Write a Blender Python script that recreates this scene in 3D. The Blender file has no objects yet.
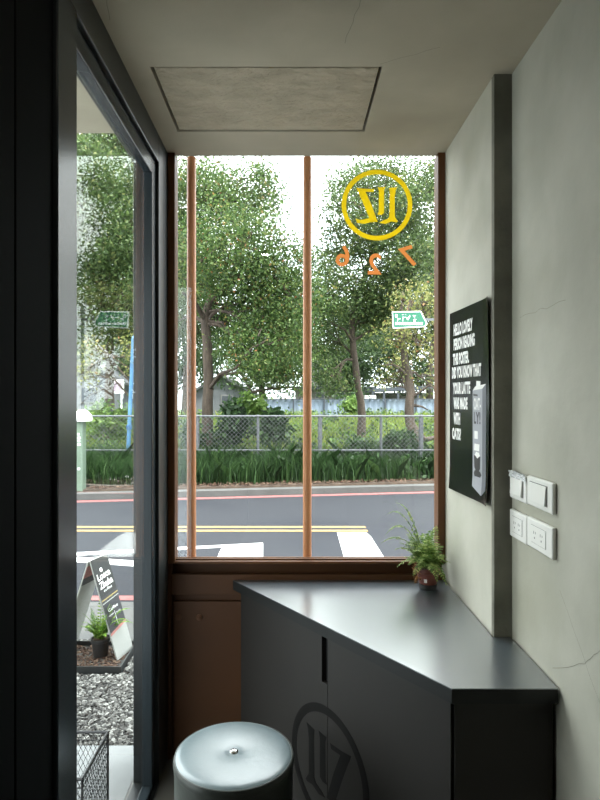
import bpy, math, random
import numpy as np
from mathutils import Vector, Matrix

random.seed(7)
RNG = np.random.default_rng(11)
SC = bpy.context.scene
COL = SC.collection
PI = math.pi
EYE = 1.5           # camera height
F = 600.0           # focal length in pixels of the 600 x 800 frame
VX, VY = 290.0, 400.0


def P(px, py, Y):
    """the point of the place at depth Y seen at pixel px, py"""
    return Vector(((px - VX) / F * Y, Y, EYE - (py - VY) / F * Y))


def G(px, py, z=0.0):
    """the point of the ground plane z seen at pixel px, py"""
    d = (EYE - z) * F / (py - VY)
    return Vector(((px - VX) / F * d, d, z))


# ------------------------------------------------------------------ materials
def rgb(r, g, b):
    def f(c):
        c /= 255.0
        return c / 12.92 if c <= 0.04045 else ((c + 0.055) / 1.055) ** 2.4
    return (f(r), f(g), f(b), 1.0)




def od(r, g, b, k=0.55, sat=0.85):
    """outdoor surface colour: real albedo lies below the value it photographs at"""
    c = rgb(r, g, b)
    y = .2126 * c[0] + .7152 * c[1] + .0722 * c[2]
    return tuple(max(0, (y + (v - y) * sat)) * k for v in c[:3]) + (1.0,)


MATS = {}


def mat(name, col, rough=0.6, metal=0.0, col2=None, scale=8.0, detail=6.0, bump=0.0, bscale=None,
        spec=0.5, coat=0.0, coat_rough=0.1, trans=0.0, stretch=None, lo=0.35, hi=0.65, col3=None, scale3=1.2):
    m = bpy.data.materials.new(name)
    m.use_nodes = True
    nt = m.node_tree
    N, L = nt.nodes, nt.links
    b = N['Principled BSDF']
    b.inputs['Base Color'].default_value = col
    b.inputs['Roughness'].default_value = rough
    b.inputs['Metallic'].default_value = metal
    b.inputs['Specular IOR Level'].default_value = spec
    b.inputs['Coat Weight'].default_value = coat
    b.inputs['Coat Roughness'].default_value = coat_rough
    tc = N.new('ShaderNodeTexCoord')
    vec = tc.outputs['Object']
    if stretch:
        mp = N.new('ShaderNodeMapping')
        mp.inputs['Scale'].default_value = stretch
        L.new(vec, mp.inputs['Vector'])
        vec = mp.outputs['Vector']
    if col2:
        n = N.new('ShaderNodeTexNoise')
        n.inputs['Scale'].default_value = scale
        n.inputs['Detail'].default_value = detail
        L.new(vec, n.inputs['Vector'])
        r = N.new('ShaderNodeValToRGB')
        r.color_ramp.elements[0].position = lo
        r.color_ramp.elements[1].position = hi
        r.color_ramp.elements[0].color = col
        r.color_ramp.elements[1].color = col2
        L.new(n.outputs['Fac'], r.inputs['Fac'])
        out = r.outputs['Color']
        if col3:
            n3 = N.new('ShaderNodeTexNoise')
            n3.inputs['Scale'].default_value = scale3
            n3.inputs['Detail'].default_value = 3
            L.new(vec, n3.inputs['Vector'])
            r3 = N.new('ShaderNodeValToRGB')
            r3.color_ramp.elements[0].position = 0.5
            r3.color_ramp.elements[1].position = 0.72
            L.new(n3.outputs['Fac'], r3.inputs['Fac'])
            mx = N.new('ShaderNodeMixRGB')
            mx.inputs['Color2'].default_value = col3
            L.new(r3.outputs['Color'], mx.inputs['Fac'])
            L.new(out, mx.inputs['Color1'])
            out = mx.outputs['Color']
        L.new(out, b.inputs['Base Color'])
    if bump:
        n = N.new('ShaderNodeTexNoise')
        n.inputs['Scale'].default_value = bscale or scale
        n.inputs['Detail'].default_value = 8
        L.new(vec, n.inputs['Vector'])
        bp = N.new('ShaderNodeBump')
        bp.inputs['Strength'].default_value = bump
        bp.inputs['Distance'].default_value = 0.02
        L.new(n.outputs['Fac'], bp.inputs['Height'])
        L.new(bp.outputs['Normal'], b.inputs['Normal'])
    if trans:
        t = N.new('ShaderNodeBsdfTranslucent')
        mx = N.new('ShaderNodeMixShader')
        mx.inputs['Fac'].default_value = trans
        src = b.inputs['Base Color'].links[0].from_socket if b.inputs['Base Color'].links else None
        if src:
            L.new(src, t.inputs['Color'])
        else:
            t.inputs['Color'].default_value = col
        L.new(b.outputs['BSDF'], mx.inputs[1])
        L.new(t.outputs['BSDF'], mx.inputs[2])
        L.new(mx.outputs['Shader'], N['Material Output'].inputs['Surface'])
    MATS[name] = m
    return m


def leaf_mat(name, stops, trans=0.45, scale=3.0, rough=0.5):
    """foliage whose colour differs from leaf to leaf (random per mesh island)"""
    m = bpy.data.materials.new(name)
    m.use_nodes = True
    N, L = m.node_tree.nodes, m.node_tree.links
    b = N['Principled BSDF']
    b.inputs['Roughness'].default_value = rough
    b.inputs['Specular IOR Level'].default_value = 0.3
    g = N.new('ShaderNodeNewGeometry')
    r = N.new('ShaderNodeValToRGB')
    while len(r.color_ramp.elements) < len(stops):
        r.color_ramp.elements.new(0.5)
    for e, (p, c) in zip(r.color_ramp.elements, stops):
        e.position = p
        e.color = c
    L.new(g.outputs['Random Per Island'], r.inputs['Fac'])
    L.new(r.outputs['Color'], b.inputs['Base Color'])
    t = N.new('ShaderNodeBsdfTranslucent')
    L.new(r.outputs['Color'], t.inputs['Color'])
    mx = N.new('ShaderNodeMixShader')
    mx.inputs['Fac'].default_value = trans
    L.new(b.outputs['BSDF'], mx.inputs[1])
    L.new(t.outputs['BSDF'], mx.inputs[2])
    L.new(mx.outputs['Shader'], N['Material Output'].inputs['Surface'])
    return m


def glass_mat(name, tint=(0.95, 0.97, 0.96, 1), f0=0.04, k=1.0):
    m = bpy.data.materials.new(name)
    m.use_nodes = True
    N, L = m.node_tree.nodes, m.node_tree.links
    N.remove(N['Principled BSDF'])
    g = N.new('ShaderNodeNewGeometry')
    d = N.new('ShaderNodeVectorMath'); d.operation = 'DOT_PRODUCT'
    L.new(g.outputs['Incoming'], d.inputs[0]); L.new(g.outputs['Normal'], d.inputs[1])
    a = N.new('ShaderNodeMath'); a.operation = 'ABSOLUTE'
    L.new(d.outputs['Value'], a.inputs[0])
    s = N.new('ShaderNodeMath'); s.operation = 'SUBTRACT'; s.inputs[0].default_value = 1
    L.new(a.outputs[0], s.inputs[1])
    p = N.new('ShaderNodeMath'); p.operation = 'POWER'; p.inputs[1].default_value = 5
    L.new(s.outputs[0], p.inputs[0])
    q = N.new('ShaderNodeMath'); q.operation = 'MULTIPLY_ADD'
    q.inputs[1].default_value = (1 - f0) * k; q.inputs[2].default_value = f0
    L.new(p.outputs[0], q.inputs[0])
    t = N.new('ShaderNodeBsdfTransparent'); t.inputs['Color'].default_value = tint
    gl = N.new('ShaderNodeBsdfGlossy'); gl.inputs['Roughness'].default_value = 0.0
    mx = N.new('ShaderNodeMixShader')
    L.new(q.outputs[0], mx.inputs['Fac'])
    L.new(t.outputs[0], mx.inputs[1]); L.new(gl.outputs[0], mx.inputs[2])
    L.new(mx.outputs[0], N['Material Output'].inputs['Surface'])
    return m


M_CEIL = mat('ceiling concrete', rgb(168, 160, 141), 0.85, col2=rgb(184, 176, 156), scale=2.2, bump=0.12, bscale=9,
             col3=rgb(150, 142, 124), scale3=1.3)
M_HATCH = mat('rough hatch plaster', rgb(172, 161, 140), 0.9, col2=rgb(190, 179, 157), scale=9, bump=1.0, bscale=26,
              stretch=(1, 1.9, 1))
M_WALL = mat('pale plaster', rgb(168, 167, 153), 0.8, col2=rgb(187, 186, 173), scale=3.0, bump=0.10, bscale=14,
             col3=rgb(156, 155, 138), scale3=1.6)
M_STEP = mat('raw concrete', rgb(98, 97, 86), 0.9, col2=rgb(128, 126, 114), scale=5, bump=0.3, bscale=20)
M_GROOVE = mat('dark gap', rgb(22, 22, 20), 0.9)
M_CRACK = mat('hairline crack', rgb(120, 121, 108), 0.9)
M_BLACK = mat('black powder coated steel', rgb(30, 33, 34), 0.35, col2=rgb(38, 42, 43), scale=30, spec=0.5)
M_BLACK2 = mat('dark slate painted steel', rgb(38, 45, 49), 0.25, spec=0.25)
M_PANEL = mat('black satin door panel', rgb(15, 17, 17), 0.8, spec=0.03)
M_SEAL = mat('rubber seal', rgb(12, 12, 12), 0.7)
M_BROWN = mat('brown painted steel', rgb(92, 56, 28), 0.45, col2=rgb(98, 61, 31), scale=6, spec=0.35)
M_BROWN2 = mat('brown painted board', rgb(72, 44, 22), 0.55, col2=rgb(78, 48, 25), scale=4, spec=.3)
M_POLE = mat('orange brown painted tube', od(250, 160, 86), 0.4, col2=od(240, 150, 78), scale=4, stretch=(3, 3, .6))
M_GLASS = glass_mat('window glass')
M_SIDEGLASS = glass_mat('side glass', (0.92, 0.95, 0.94, 1), 0.025, 0.38)
M_YELLOW = mat('yellow vinyl', rgb(232, 214, 60), 0.5, trans=0.62)
M_ORANGE = mat('orange vinyl', rgb(184, 112, 56), 0.5, trans=0.58)
M_TOP = mat('slate laminate', rgb(62, 70, 76), 0.32, col2=rgb(67, 76, 82), scale=2.0, spec=1.0, bump=0.02, bscale=5, coat=1.0, coat_rough=0.22)
M_TOP.node_tree.nodes['Principled BSDF'].inputs['Coat IOR'].default_value = 2.8
M_EDGE = mat('dark worktop edge', rgb(34, 36, 36), 0.5, spec=.3)
M_CAB = mat('charcoal cabinet laminate', rgb(46, 44, 42), 0.55, col2=rgb(49, 47, 45), scale=3, spec=.3)
M_LOGO = mat('dark vinyl print', rgb(18, 17, 16), 0.55, spec=.2)
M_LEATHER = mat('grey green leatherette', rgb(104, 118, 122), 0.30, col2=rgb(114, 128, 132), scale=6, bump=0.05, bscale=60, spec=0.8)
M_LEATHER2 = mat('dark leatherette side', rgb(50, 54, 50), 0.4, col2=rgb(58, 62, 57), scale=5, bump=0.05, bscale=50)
M_METAL = mat('polished metal', rgb(190, 190, 190), 0.2, metal=1.0)
M_PLATE = mat('white switch plastic', rgb(226, 226, 220), 0.35)
M_PLATE2 = mat('grey shadow gap plastic', rgb(120, 120, 116), 0.5)
M_FILM = mat('crumpled clear film', rgb(236, 238, 238), 0.15, bump=0.8, bscale=90)
M_POSTER = mat('black glossy paper', rgb(14, 15, 17), 0.18, col2=rgb(18, 19, 21), scale=3, bump=0.10, bscale=6, spec=0.2)
M_INK = mat('white ink', rgb(228, 228, 224), 0.5)
M_GREYINK = mat('grey ink', rgb(150, 152, 158), 0.5)
M_DKGREYINK = mat('dark grey ink', rgb(92, 94, 102), 0.5)
M_BLKINK = mat('black ink', rgb(20, 20, 22), 0.5)
M_TERRA = mat('terracotta plastic', rgb(104, 52, 38), 0.55, col2=rgb(88, 44, 33), scale=20)
M_BLKPOT = mat('black plastic pot', rgb(30, 30, 30), 0.5)
M_SOIL = mat('potting soil', rgb(58, 44, 34), 0.95, col2=rgb(84, 66, 50), scale=40, bump=0.6, bscale=60)
M_FLOOR = mat('grey cement floor', rgb(92, 90, 86), 0.6, col2=rgb(104, 102, 97), scale=3)
M_ASPH = mat('asphalt', od(50, 52, 57), 0.95, col2=od(68, 70, 76), scale=60, detail=8, bump=0.3, bscale=90, spec=.12,
             col3=od(52, 54, 61), scale3=0.5)
M_CONC = mat('pale pavement concrete', od(86, 86, 84), 0.9, col2=od(97, 97, 95), scale=4, bump=0.1, bscale=20)
M_SLAB = mat('pale stone slab', od(150, 153, 153), 0.7, col2=od(168, 171, 170), scale=5)
M_PINK = mat('faded red kerb paint', od(150, 78, 76), 0.8, col2=od(164, 92, 88), scale=12)
M_WHITEPAINT = mat('white road paint', od(236, 236, 232), 0.8, col2=od(216, 216, 212), scale=18, lo=.55, hi=.8)
M_YELPAINT = mat('yellow road paint', od(170, 136, 66), 0.8, col2=od(156, 124, 58), scale=14)
M_DIRT = mat('verge soil', od(84, 66, 52), 0.95, col2=od(108, 88, 70), scale=9, bump=0.6, bscale=20)
M_FIELD = mat('meadow soil', od(66, 90, 28), 0.95, col2=od(98, 122, 40), scale=3)
M_GRAVELBASE = mat('gravel bed', od(70, 68, 64), 0.95, col2=od(96, 94, 90), scale=50)
M_BARK = mat('brown grey bark', od(72, 60, 48), 0.9, col2=od(102, 86, 70), scale=16, bump=0.8, bscale=22, stretch=(1, 1, .25))
M_GALV = mat('galvanised steel', od(126, 130, 134), 0.5, metal=0.4, col2=od(106, 110, 116), scale=20)
M_WIRE = mat('galvanised wire', od(150, 152, 154), 0.5, metal=0.3)
M_HOARD = mat('pale blue corrugated sheet', od(140, 160, 184), 0.6, col2=od(150, 169, 190), scale=2)
M_HOARDPOST = mat('dark steel post', od(66, 74, 86), 0.6)
M_HOUSE = mat('pale grey house paint', od(128, 132, 140), 0.8, col2=od(138, 142, 148), scale=1)
M_HOUSE2 = mat('warm white house paint', od(138, 136, 130), 0.8, col2=od(126, 124, 118), scale=1)
M_TRIMGREY = mat('pale window trim', od(150, 150, 148), 0.7)
M_ROOF = mat('weathered roof sheet', od(96, 98, 102), 0.7, col2=od(140, 142, 146), scale=2)
M_DARKWIN = mat('dark window glass', rgb(48, 54, 60), 0.15, spec=0.8)
M_BLUE = mat('sky blue paint', od(74, 148, 200), 0.5)
M_PALEBLUE = mat('faded blue cladding', od(140, 178, 210), 0.6)
M_GREENSIGN = mat('green sign sheet', od(6, 122, 88, sat=1.0), 0.5)
M_WHITE = mat('white enamel', rgb(232, 234, 234), 0.35)
M_MINT = mat('pale green reflection tint', od(120, 144, 122), 0.5)  # tint of the veil reflected in the door glass, put on an added column
M_BOARDDARK = mat('dark slate print', od(44, 47, 52), 0.5)
M_BOARDGREEN = mat('dark green black print', od(20, 28, 21), 0.5)
M_BOARDWHITE = mat('pale board print', od(196, 198, 190), 0.5)
M_BOARDPINK = mat('coral pink print', od(226, 132, 122), 0.5)
M_BOARDYEL = mat('mustard print', od(196, 170, 84), 0.5)
M_BASKET = mat('black coated wire', rgb(30, 30, 32), 0.45)
M_STONES = leaf_mat('grey gravel stones', [(0, od(60, 59, 57)), (.35, od(104, 102, 98)), (.7, od(146, 144, 138)), (1, od(200, 198, 190))], trans=0.0, rough=.85)
M_LITTER = leaf_mat('dry leaf litter', [(0, od(70, 50, 38)), (.5, od(108, 76, 58)), (1, od(150, 122, 98))], trans=0.1, rough=.8)
M_RUBBLE = leaf_mat('pale rubble', [(0, od(150, 150, 150)), (1, od(214, 214, 214))], trans=0.0, rough=.85)
LF_MID = leaf_mat('mid green leaves', [(0, od(48, 78, 30)), (.45, od(84, 122, 48)), (.8, od(118, 152, 66)), (.97, od(150, 160, 72)), (1, od(190, 110, 60))])
LF_DEEP = leaf_mat('deep green leaves', [(0, od(52, 78, 34)), (.5, od(88, 120, 54)), (.9, od(126, 154, 74)), (1, od(176, 176, 96))])
LF_YEL = leaf_mat('yellow green leaves', [(0, od(96, 116, 44)), (.5, od(150, 160, 66)), (.93, od(196, 190, 100)), (1, od(196, 132, 84))])
LF_FAR = leaf_mat('far green leaves', [(0, od(50, 76, 44)), (.5, od(80, 112, 62)), (1, od(112, 140, 80))])
LF_BRIGHT = leaf_mat('bright shrub leaves', [(0, od(70, 110, 36)), (.5, od(120, 164, 56)), (1, od(160, 196, 84))])
LF_DARKSHRUB = leaf_mat('dark shrub leaves', [(0, od(34, 60, 30)), (.6, od(56, 92, 46)), (1, od(92, 132, 66))])
LF_GRASS = leaf_mat('lit meadow grass', [(0, od(90, 124, 24)), (.5, od(146, 176, 44)), (1, od(196, 210, 76))], trans=0.5)
LF_VERGE = leaf_mat('deep verge grass', [(0, od(28, 54, 20)), (.5, od(46, 82, 32)), (.85, od(70, 112, 48)), (1, od(104, 140, 70))], trans=0.4)
LF_FERN = leaf_mat('fern fronds', [(0, rgb(78, 112, 48)), (.5, rgb(122, 150, 76)), (1, rgb(186, 196, 120))], trans=0.45)
LF_FERN2 = leaf_mat('outdoor fern fronds', [(0, rgb(70, 112, 40)), (.5, rgb(116, 158, 58)), (1, rgb(168, 196, 90))], trans=0.45)
LF_DRY = leaf_mat('dried leaves', [(0, rgb(120, 84, 50)), (1, rgb(160, 118, 76))], trans=0.2)


# ------------------------------------------------------------------ mesh tools
class MB:
    def __init__(self):
        self.v, self.f, self.n = [], [], 0

    def add(self, vs, fs):
        vs = np.asarray(vs, float).reshape(-1, 3)
        self.v.append(vs)
        self.f.extend([tuple(i + self.n for i in q) for q in fs])
        self.n += len(vs)
        return self

    def box(self, a, b):
        (x0, y0, z0), (x1, y1, z1) = a, b
        x0, x1 = min(x0, x1), max(x0, x1); y0, y1 = min(y0, y1), max(y0, y1); z0, z1 = min(z0, z1), max(z0, z1)
        return self.add([(x0, y0, z0), (x1, y0, z0), (x1, y1, z0), (x0, y1, z0), (x0, y0, z1), (x1, y0, z1), (x1, y1, z1), (x0, y1, z1)],
                        [(0, 3, 2, 1), (4, 5, 6, 7), (0, 1, 5, 4), (1, 2, 6, 5), (2, 3, 7, 6), (3, 0, 4, 7)])

    def prism(self, pts, ext):
        """closed polygon of 3-D points pushed along ext"""
        n = len(pts)
        pts = [Vector(p) for p in pts]
        e = Vector(ext)
        nrm = Vector((0, 0, 0))
        for i in range(n):
            nrm += pts[i].cross(pts[(i + 1) % n])
        if nrm.dot(e) < 0:
            pts.reverse()
        vs = [tuple(p) for p in pts] + [tuple(p + e) for p in pts]
        fs = [tuple(range(n - 1, -1, -1)), tuple(range(n, 2 * n))]
        fs += [(i, (i + 1) % n, n + (i + 1) % n, n + i) for i in range(n)]
        return self.add(vs, fs)

    def tube(self, path, rad, n=8, cap=True):
        path = [Vector(p) for p in path]
        if not hasattr(rad, '__len__'):
            rad = [rad] * len(path)
        vs, fs = [], []
        prev = None
        for i, p in enumerate(path):
            t = (path[min(i + 1, len(path) - 1)] - path[max(i - 1, 0)]).normalized()
            if prev is None:
                a = Vector((0, 0, 1)) if abs(t.z) < .9 else Vector((1, 0, 0))
                u = t.cross(a).normalized()
            else:
                u = (prev - t * prev.dot(t)).normalized()
            prev = u
            w = t.cross(u)
            for k in range(n):
                a = 2 * PI * k / n
                vs.append(tuple(p + (u * math.cos(a) + w * math.sin(a)) * rad[i]))
        for i in range(len(path) - 1):
            for k in range(n):
                fs.append((i * n + k, i * n + (k + 1) % n, (i + 1) * n + (k + 1) % n, (i + 1) * n + k))
        if cap:
            fs.append(tuple(range(n - 1, -1, -1)))
            fs.append(tuple((len(path) - 1) * n + k for k in range(n)))
        return self.add(vs, fs)

    def lathe(self, c, prof, n=48):
        """prof: list of (radius, z) from the bottom up, axis through c"""
        vs, fs = [], []
        for r, z in prof:
            for k in range(n):
                a = 2 * PI * k / n
                vs.append((c[0] + r * math.cos(a), c[1] + r * math.sin(a), c[2] + z))
        for i in range(len(prof) - 1):
            for k in range(n):
                fs.append((i * n + k, i * n + (k + 1) % n, (i + 1) * n + (k + 1) % n, (i + 1) * n + k))
        fs.append(tuple(range(n - 1, -1, -1)))
        fs.append(tuple((len(prof) - 1) * n + k for k in range(n)))
        return self.add(vs, fs)


def link(o, parent=None):
    COL.objects.link(o)
    if parent is not None:
        o.parent = parent
    return o


def world_loc(o):
    v = Vector((0, 0, 0))
    while o is not None:
        v += o.location
        o = o.parent
    return v


def build(name, mb, material, parent=None, smooth=False, bevel=0.0, seg=2, mat2=None, origin=None):
    """one mesh object; coordinates in mb are world coordinates"""
    V = np.concatenate(mb.v)
    if parent is not None:
        org = np.array(world_loc(parent))
    elif origin is not None:
        org = np.array(origin, float)
    else:
        org = np.array([(V[:, 0].min() + V[:, 0].max()) / 2, (V[:, 1].min() + V[:, 1].max()) / 2, V[:, 2].min()])
    me = bpy.data.meshes.new(name)
    me.from_pydata((V - org).tolist(), [], mb.f)
    me.materials.append(material)
    if mat2:
        me.materials.append(mat2)
    if smooth:
        me.shade_smooth()
        try:
            me.set_sharp_from_angle(angle=math.radians(40))
        except Exception:
            pass
    me.update()
    o = bpy.data.objects.new(name, me)
    link(o, parent)
    if parent is None:
        o.location = org
    if bevel:
        b = o.modifiers.new('bevel', 'BEVEL')
        b.width = bevel
        b.segments = seg
        b.limit_method = 'ANGLE'
        b.angle_limit = math.radians(40)
    return o


def quads(name, V, material, parent=None, k=4, origin=None):
    """V: (n, k, 3) array of separate k-gons"""
    V = np.asarray(V)
    n = V.shape[0]
    org = np.array(world_loc(parent)) if parent is not None else (np.array(origin) if origin is not None else
        np.array([V[..., 0].mean(), V[..., 1].mean(), V[..., 2].min()]))
    flat = (V - org).reshape(-1, 3)
    me = bpy.data.meshes.new(name)
    me.vertices.add(n * k)
    me.vertices.foreach_set('co', flat.astype(np.float32).ravel())
    me.loops.add(n * k)
    me.loops.foreach_set('vertex_index', np.arange(n * k, dtype=np.int32))
    me.polygons.add(n)
    me.polygons.foreach_set('loop_start', np.arange(0, n * k, k, dtype=np.int32))
    me.polygons.foreach_set('loop_total', np.full(n, k, dtype=np.int32))
    me.materials.append(material)
    me.update(calc_edges=True)
    o = bpy.data.objects.new(name, me)
    link(o, parent)
    if parent is None:
        o.location = org
    return o


def empty(name, loc):
    o = bpy.data.objects.new(name, None)
    o.location = loc
    o.empty_display_size = 0.1
    return link(o)


def tag(o, label=None, cat=None, group=None, kind=None):
    if label: o['label'] = label
    if cat: o['category'] = cat
    if group: o['group'] = group
    if kind: o['kind'] = kind
    return o


def struct(name, mb, material, parent=None, label=None, cat=None, **kw):
    o = build(name, mb, material, parent, **kw)
    if parent is None:
        tag(o, label, cat, kind='structure')
    return o


def text_mesh(body, size, font_offset=0.0, sx=1.0, align='LEFT', spacing=1.0, line=1.0, depth=0.0):
    cu = bpy.data.curves.new('txt', 'FONT')
    cu.body = body
    cu.size = size
    cu.offset = font_offset
    cu.align_x = align
    cu.space_character = spacing
    cu.space_line = line
    cu.extrude = depth
    cu.resolution_u = 3
    o = bpy.data.objects.new('txt', cu)
    COL.objects.link(o)
    bpy.context.view_layer.update()
    dg = bpy.context.evaluated_depsgraph_get()
    me = bpy.data.meshes.new_from_object(o.evaluated_get(dg))
    V = np.array([v.co[:] for v in me.vertices]).reshape(-1, 3)
    Fs = [tuple(p.vertices) for p in me.polygons]
    bpy.data.objects.remove(o)
    bpy.data.curves.remove(cu)
    bpy.data.meshes.remove(me)
    if len(V):
        V[:, 0] *= sx
    return V, Fs


def add_text(mb, body, size, origin, ux, uy, off=0.0, sx=1.0, align='LEFT', spacing=1.0, line=1.0, depth=0.0, nz=None):
    V, Fs = text_mesh(body, size, off, sx, align, spacing, line, depth)
    ux, uy, o = np.array(ux, float), np.array(uy, float), np.array(origin, float)
    W = o + V[:, :1] * ux + V[:, 1:2] * uy
    if nz is not None:
        W = W + V[:, 2:3] * np.array(nz, float)
    mb.add(W, Fs)


# ------------------------------------------------------------------ the room
CH = 2.533                 # ceiling height
XL, XR, XS = -0.51, 0.703, 0.648
YW = 2.50                  # inside face of the window wall
YB = -2.3                  # back of the shop

struct('floor', MB().box((-0.62, YB - .1, -.10), (0.86, 2.60, 0.0)), M_FLOOR, label='grey cement floor of the small shop corner', cat='floor')

# ceiling with a recess for the hatch
hx0, hx1, hy0, hy1 = -0.428, 0.281, 1.867, 2.304
g = 0.006
mb = MB()
mb.box((-.62, YB - .1, CH), (hx0 - g, 2.541, CH + .16))
mb.box((hx1 + g, YB - .1, CH), (.9, 2.541, CH + .16))
mb.box((hx0 - g, YB - .1, CH), (hx1 + g, hy0 - g, CH + .16))
mb.box((hx0 - g, hy1 + g, CH), (hx1 + g, 2.541, CH + .16))
ceil = struct('ceiling', mb, M_CEIL, label='warm grey concrete ceiling with a plastered hatch', cat='ceiling')
mb = MB().box((hx0 - g, hy0 - g, CH + .03), (hx1 + g, hy1 + g, CH + .06))
build('recess', mb, M_GROOVE, ceil)
# rough plaster infill: a displaced grid
nx, ny = 140, 90
gx = np.linspace(hx0 + .004, hx1 - .004, nx)
gy = np.linspace(hy0 + .004, hy1 - .004, ny)
GX, GY = np.meshgrid(gx, gy)
from mathutils import noise as mnoise
Hh = np.array([[mnoise.fractal(Vector((x * 9 + 1.5 * mnoise.noise(Vector((x * 4, y * 4, 0))), y * 26, 3)), 0.9, 2.2, 5) for x in gx] for y in gy])
edge = np.clip(np.minimum(np.minimum(GX - hx0, hx1 - GX) / .07, np.minimum(GY - hy0, hy1 - GY) / .04), 0, 1)
GZ = CH + .003 - 0.0042 * edge * (Hh - Hh.min()) / (Hh.max() - Hh.min()) * 1.6
vs = np.stack([GX, GY, GZ], -1).reshape(-1, 3)
fs = [(j * nx + i, (j + 1) * nx + i, (j + 1) * nx + i + 1, j * nx + i + 1) for j in range(ny - 1) for i in range(nx - 1)]
mb = MB().add(vs, fs)
mb.box((hx0 + .004, hy0 + .004, CH + .005), (hx1 - .004, hy1 - .004, CH + .03))
build('hatch_panel', mb, M_HATCH, ceil, smooth=True)['label'] = 'rough plastered ceiling hatch outlined by a black gap'
mb = MB()


def ribbon(mb, pts, nrm, w=0.0012, off=0.0008):
    n = Vector(nrm)
    for a, b in zip(pts[:-1], pts[1:]):
        a, b = Vector(a), Vector(b)
        s = (b - a).normalized().cross(n) * w / 2
        o = n * off
        mb.add([a - s + o, a + s + o, b + s + o, b - s + o], [(0, 1, 2, 3)])


def crack_path(a, b, n, amp, perp):
    a, b, perp = Vector(a), Vector(b), Vector(perp)
    return [a.lerp(b, i / n) + perp * amp * random.uniform(-1, 1) * (0 < i < n) for i in range(n + 1)]


def cpt(px, py):      # ceiling point at a pixel
    d = (CH - EYE) * F / (VY - py)
    return Vector(((px - VX) / F * d, d, CH))


ribbon(mb, crack_path(cpt(365, -10), cpt(345, 43), 7, .004, (1, 0, 0)), (0, 0, -1))
ribbon(mb, crack_path(cpt(380, 64), cpt(440, 47), 8, .004, (0, 1, 0)), (0, 0, -1))
ribbon(mb, crack_path(cpt(110, 20), cpt(104, -12), 4, .003, (1, 0, 0)), (0, 0, -1))
build('crack', mb, M_CRACK, ceil)

# right wall: near part, concrete step, far part with the poster
mb = MB().box((XR, YB - .1, 0), (XR + .16, 1.90, CH))
wall_r = struct('wall_right', mb, M_WALL, label='pale grey green plaster wall with hairline cracks beside worktop', cat='wall')


def wpt(px, py):      # point of the near right wall at a pixel
    d = XR * F / (px - VX)
    return Vector((XR, d, EYE - (py - VY) / F * d))


mb = MB()
ribbon(mb, crack_path(wpt(553, 668), wpt(585, 664), 6, .004, (0, 0, 1)), (-1, 0, 0))
ribbon(mb, crack_path(wpt(585, 664), wpt(604, 645), 6, .005, (0, 0, 1)), (-1, 0, 0))
ribbon(mb, crack_path(wpt(560, 590), wpt(606, 720), 9, .005, (0, 1, 0)), (-1, 0, 0), w=.0009)
ribbon(mb, crack_path(wpt(520, 318), wpt(566, 300), 8, .005, (0, 0, 1)), (-1, 0, 0), w=.0009)
build('crack', mb, M_CRACK, wall_r)
mb = MB().box((XS, 1.925, 0), (XR + .30, 2.62, CH))
struct('wall_alcove', mb, M_WALL, label='pale plaster wall strip between window and concrete step, with poster', cat='wall')
mb = MB().box((XS - .002, 1.90, 0), (XR + .16, 1.925, CH))
struct('trim_1', mb, M_STEP, label='narrow raw concrete edge running floor to ceiling beside the poster', cat='pillar', bevel=.002)
mb = MB().box((-0.62, YB - .1, 0), (0.86, YB, CH))
struct('wall_back', mb, M_WALL, label='plain plaster wall at the back of the shop', cat='wall')

# near left: black panelled wall with seams
mb = MB()
mb.box((-.62, YB, 0), (-.523, 1.30, CH))
wl = struct('wall_left', mb, M_PANEL, label='black panelled wall at the left edge of view', cat='wall')
mb = MB()
mb.box((-.523, YB + .01, .01), (-.515, 1.122, CH - .004))
mb.box((-.523, 1.128, .01), (-.515, 1.305, CH - .004))
build('panel_sheet', mb, M_PANEL, wl, bevel=.002)

# ------------------------------------------------------------------ side glass door
door = empty('door_1', (XL, 1.9, 0)); tag(door, 'tall dark steel framed glass door on the left', 'door', kind='structure')
mb = MB()
mb.box((-.61, 2.335, 0), (-.51, 2.585, CH))                 # far post
mb.box((-.61, 1.305, 2.425), (-.51, 2.335, CH))            # head
mb.box((-.61, 1.305, 0), (-.51, 2.335, .012))              # threshold
build('door_frame', mb, M_BLACK, door, bevel=.003)
mb = MB()
mb.box((-.575, 1.305, .012), (-.505, 1.425, 2.425))
build('door_post', mb, M_BLACK2, door, bevel=.004)['label'] = 'near slate grey door post'
mb = MB()
mb.box((-.56, 2.27, .014), (-.522, 2.328, 2.418))
mb.box((-.56, 1.427, 2.36), (-.522, 2.27, 2.418))
mb.box((-.56, 1.427, .014), (-.522, 2.27, .040))
mb.box((-.56, 1.427, .045), (-.522, 1.442, 2.36))
build('sash', mb, M_BLACK2, door, bevel=.003)
mb = MB()
mb.box((-.552, 2.328, .014), (-.53, 2.335, 2.425))
mb.box((-.552, 1.427, 2.418), (-.53, 2.328, 2.425))
build('seal', mb, M_SEAL, door)
build('glass_pane', MB().box((-.546, 1.436, .036), (-.538, 2.276, 2.364)), M_SIDEGLASS, door)

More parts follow.
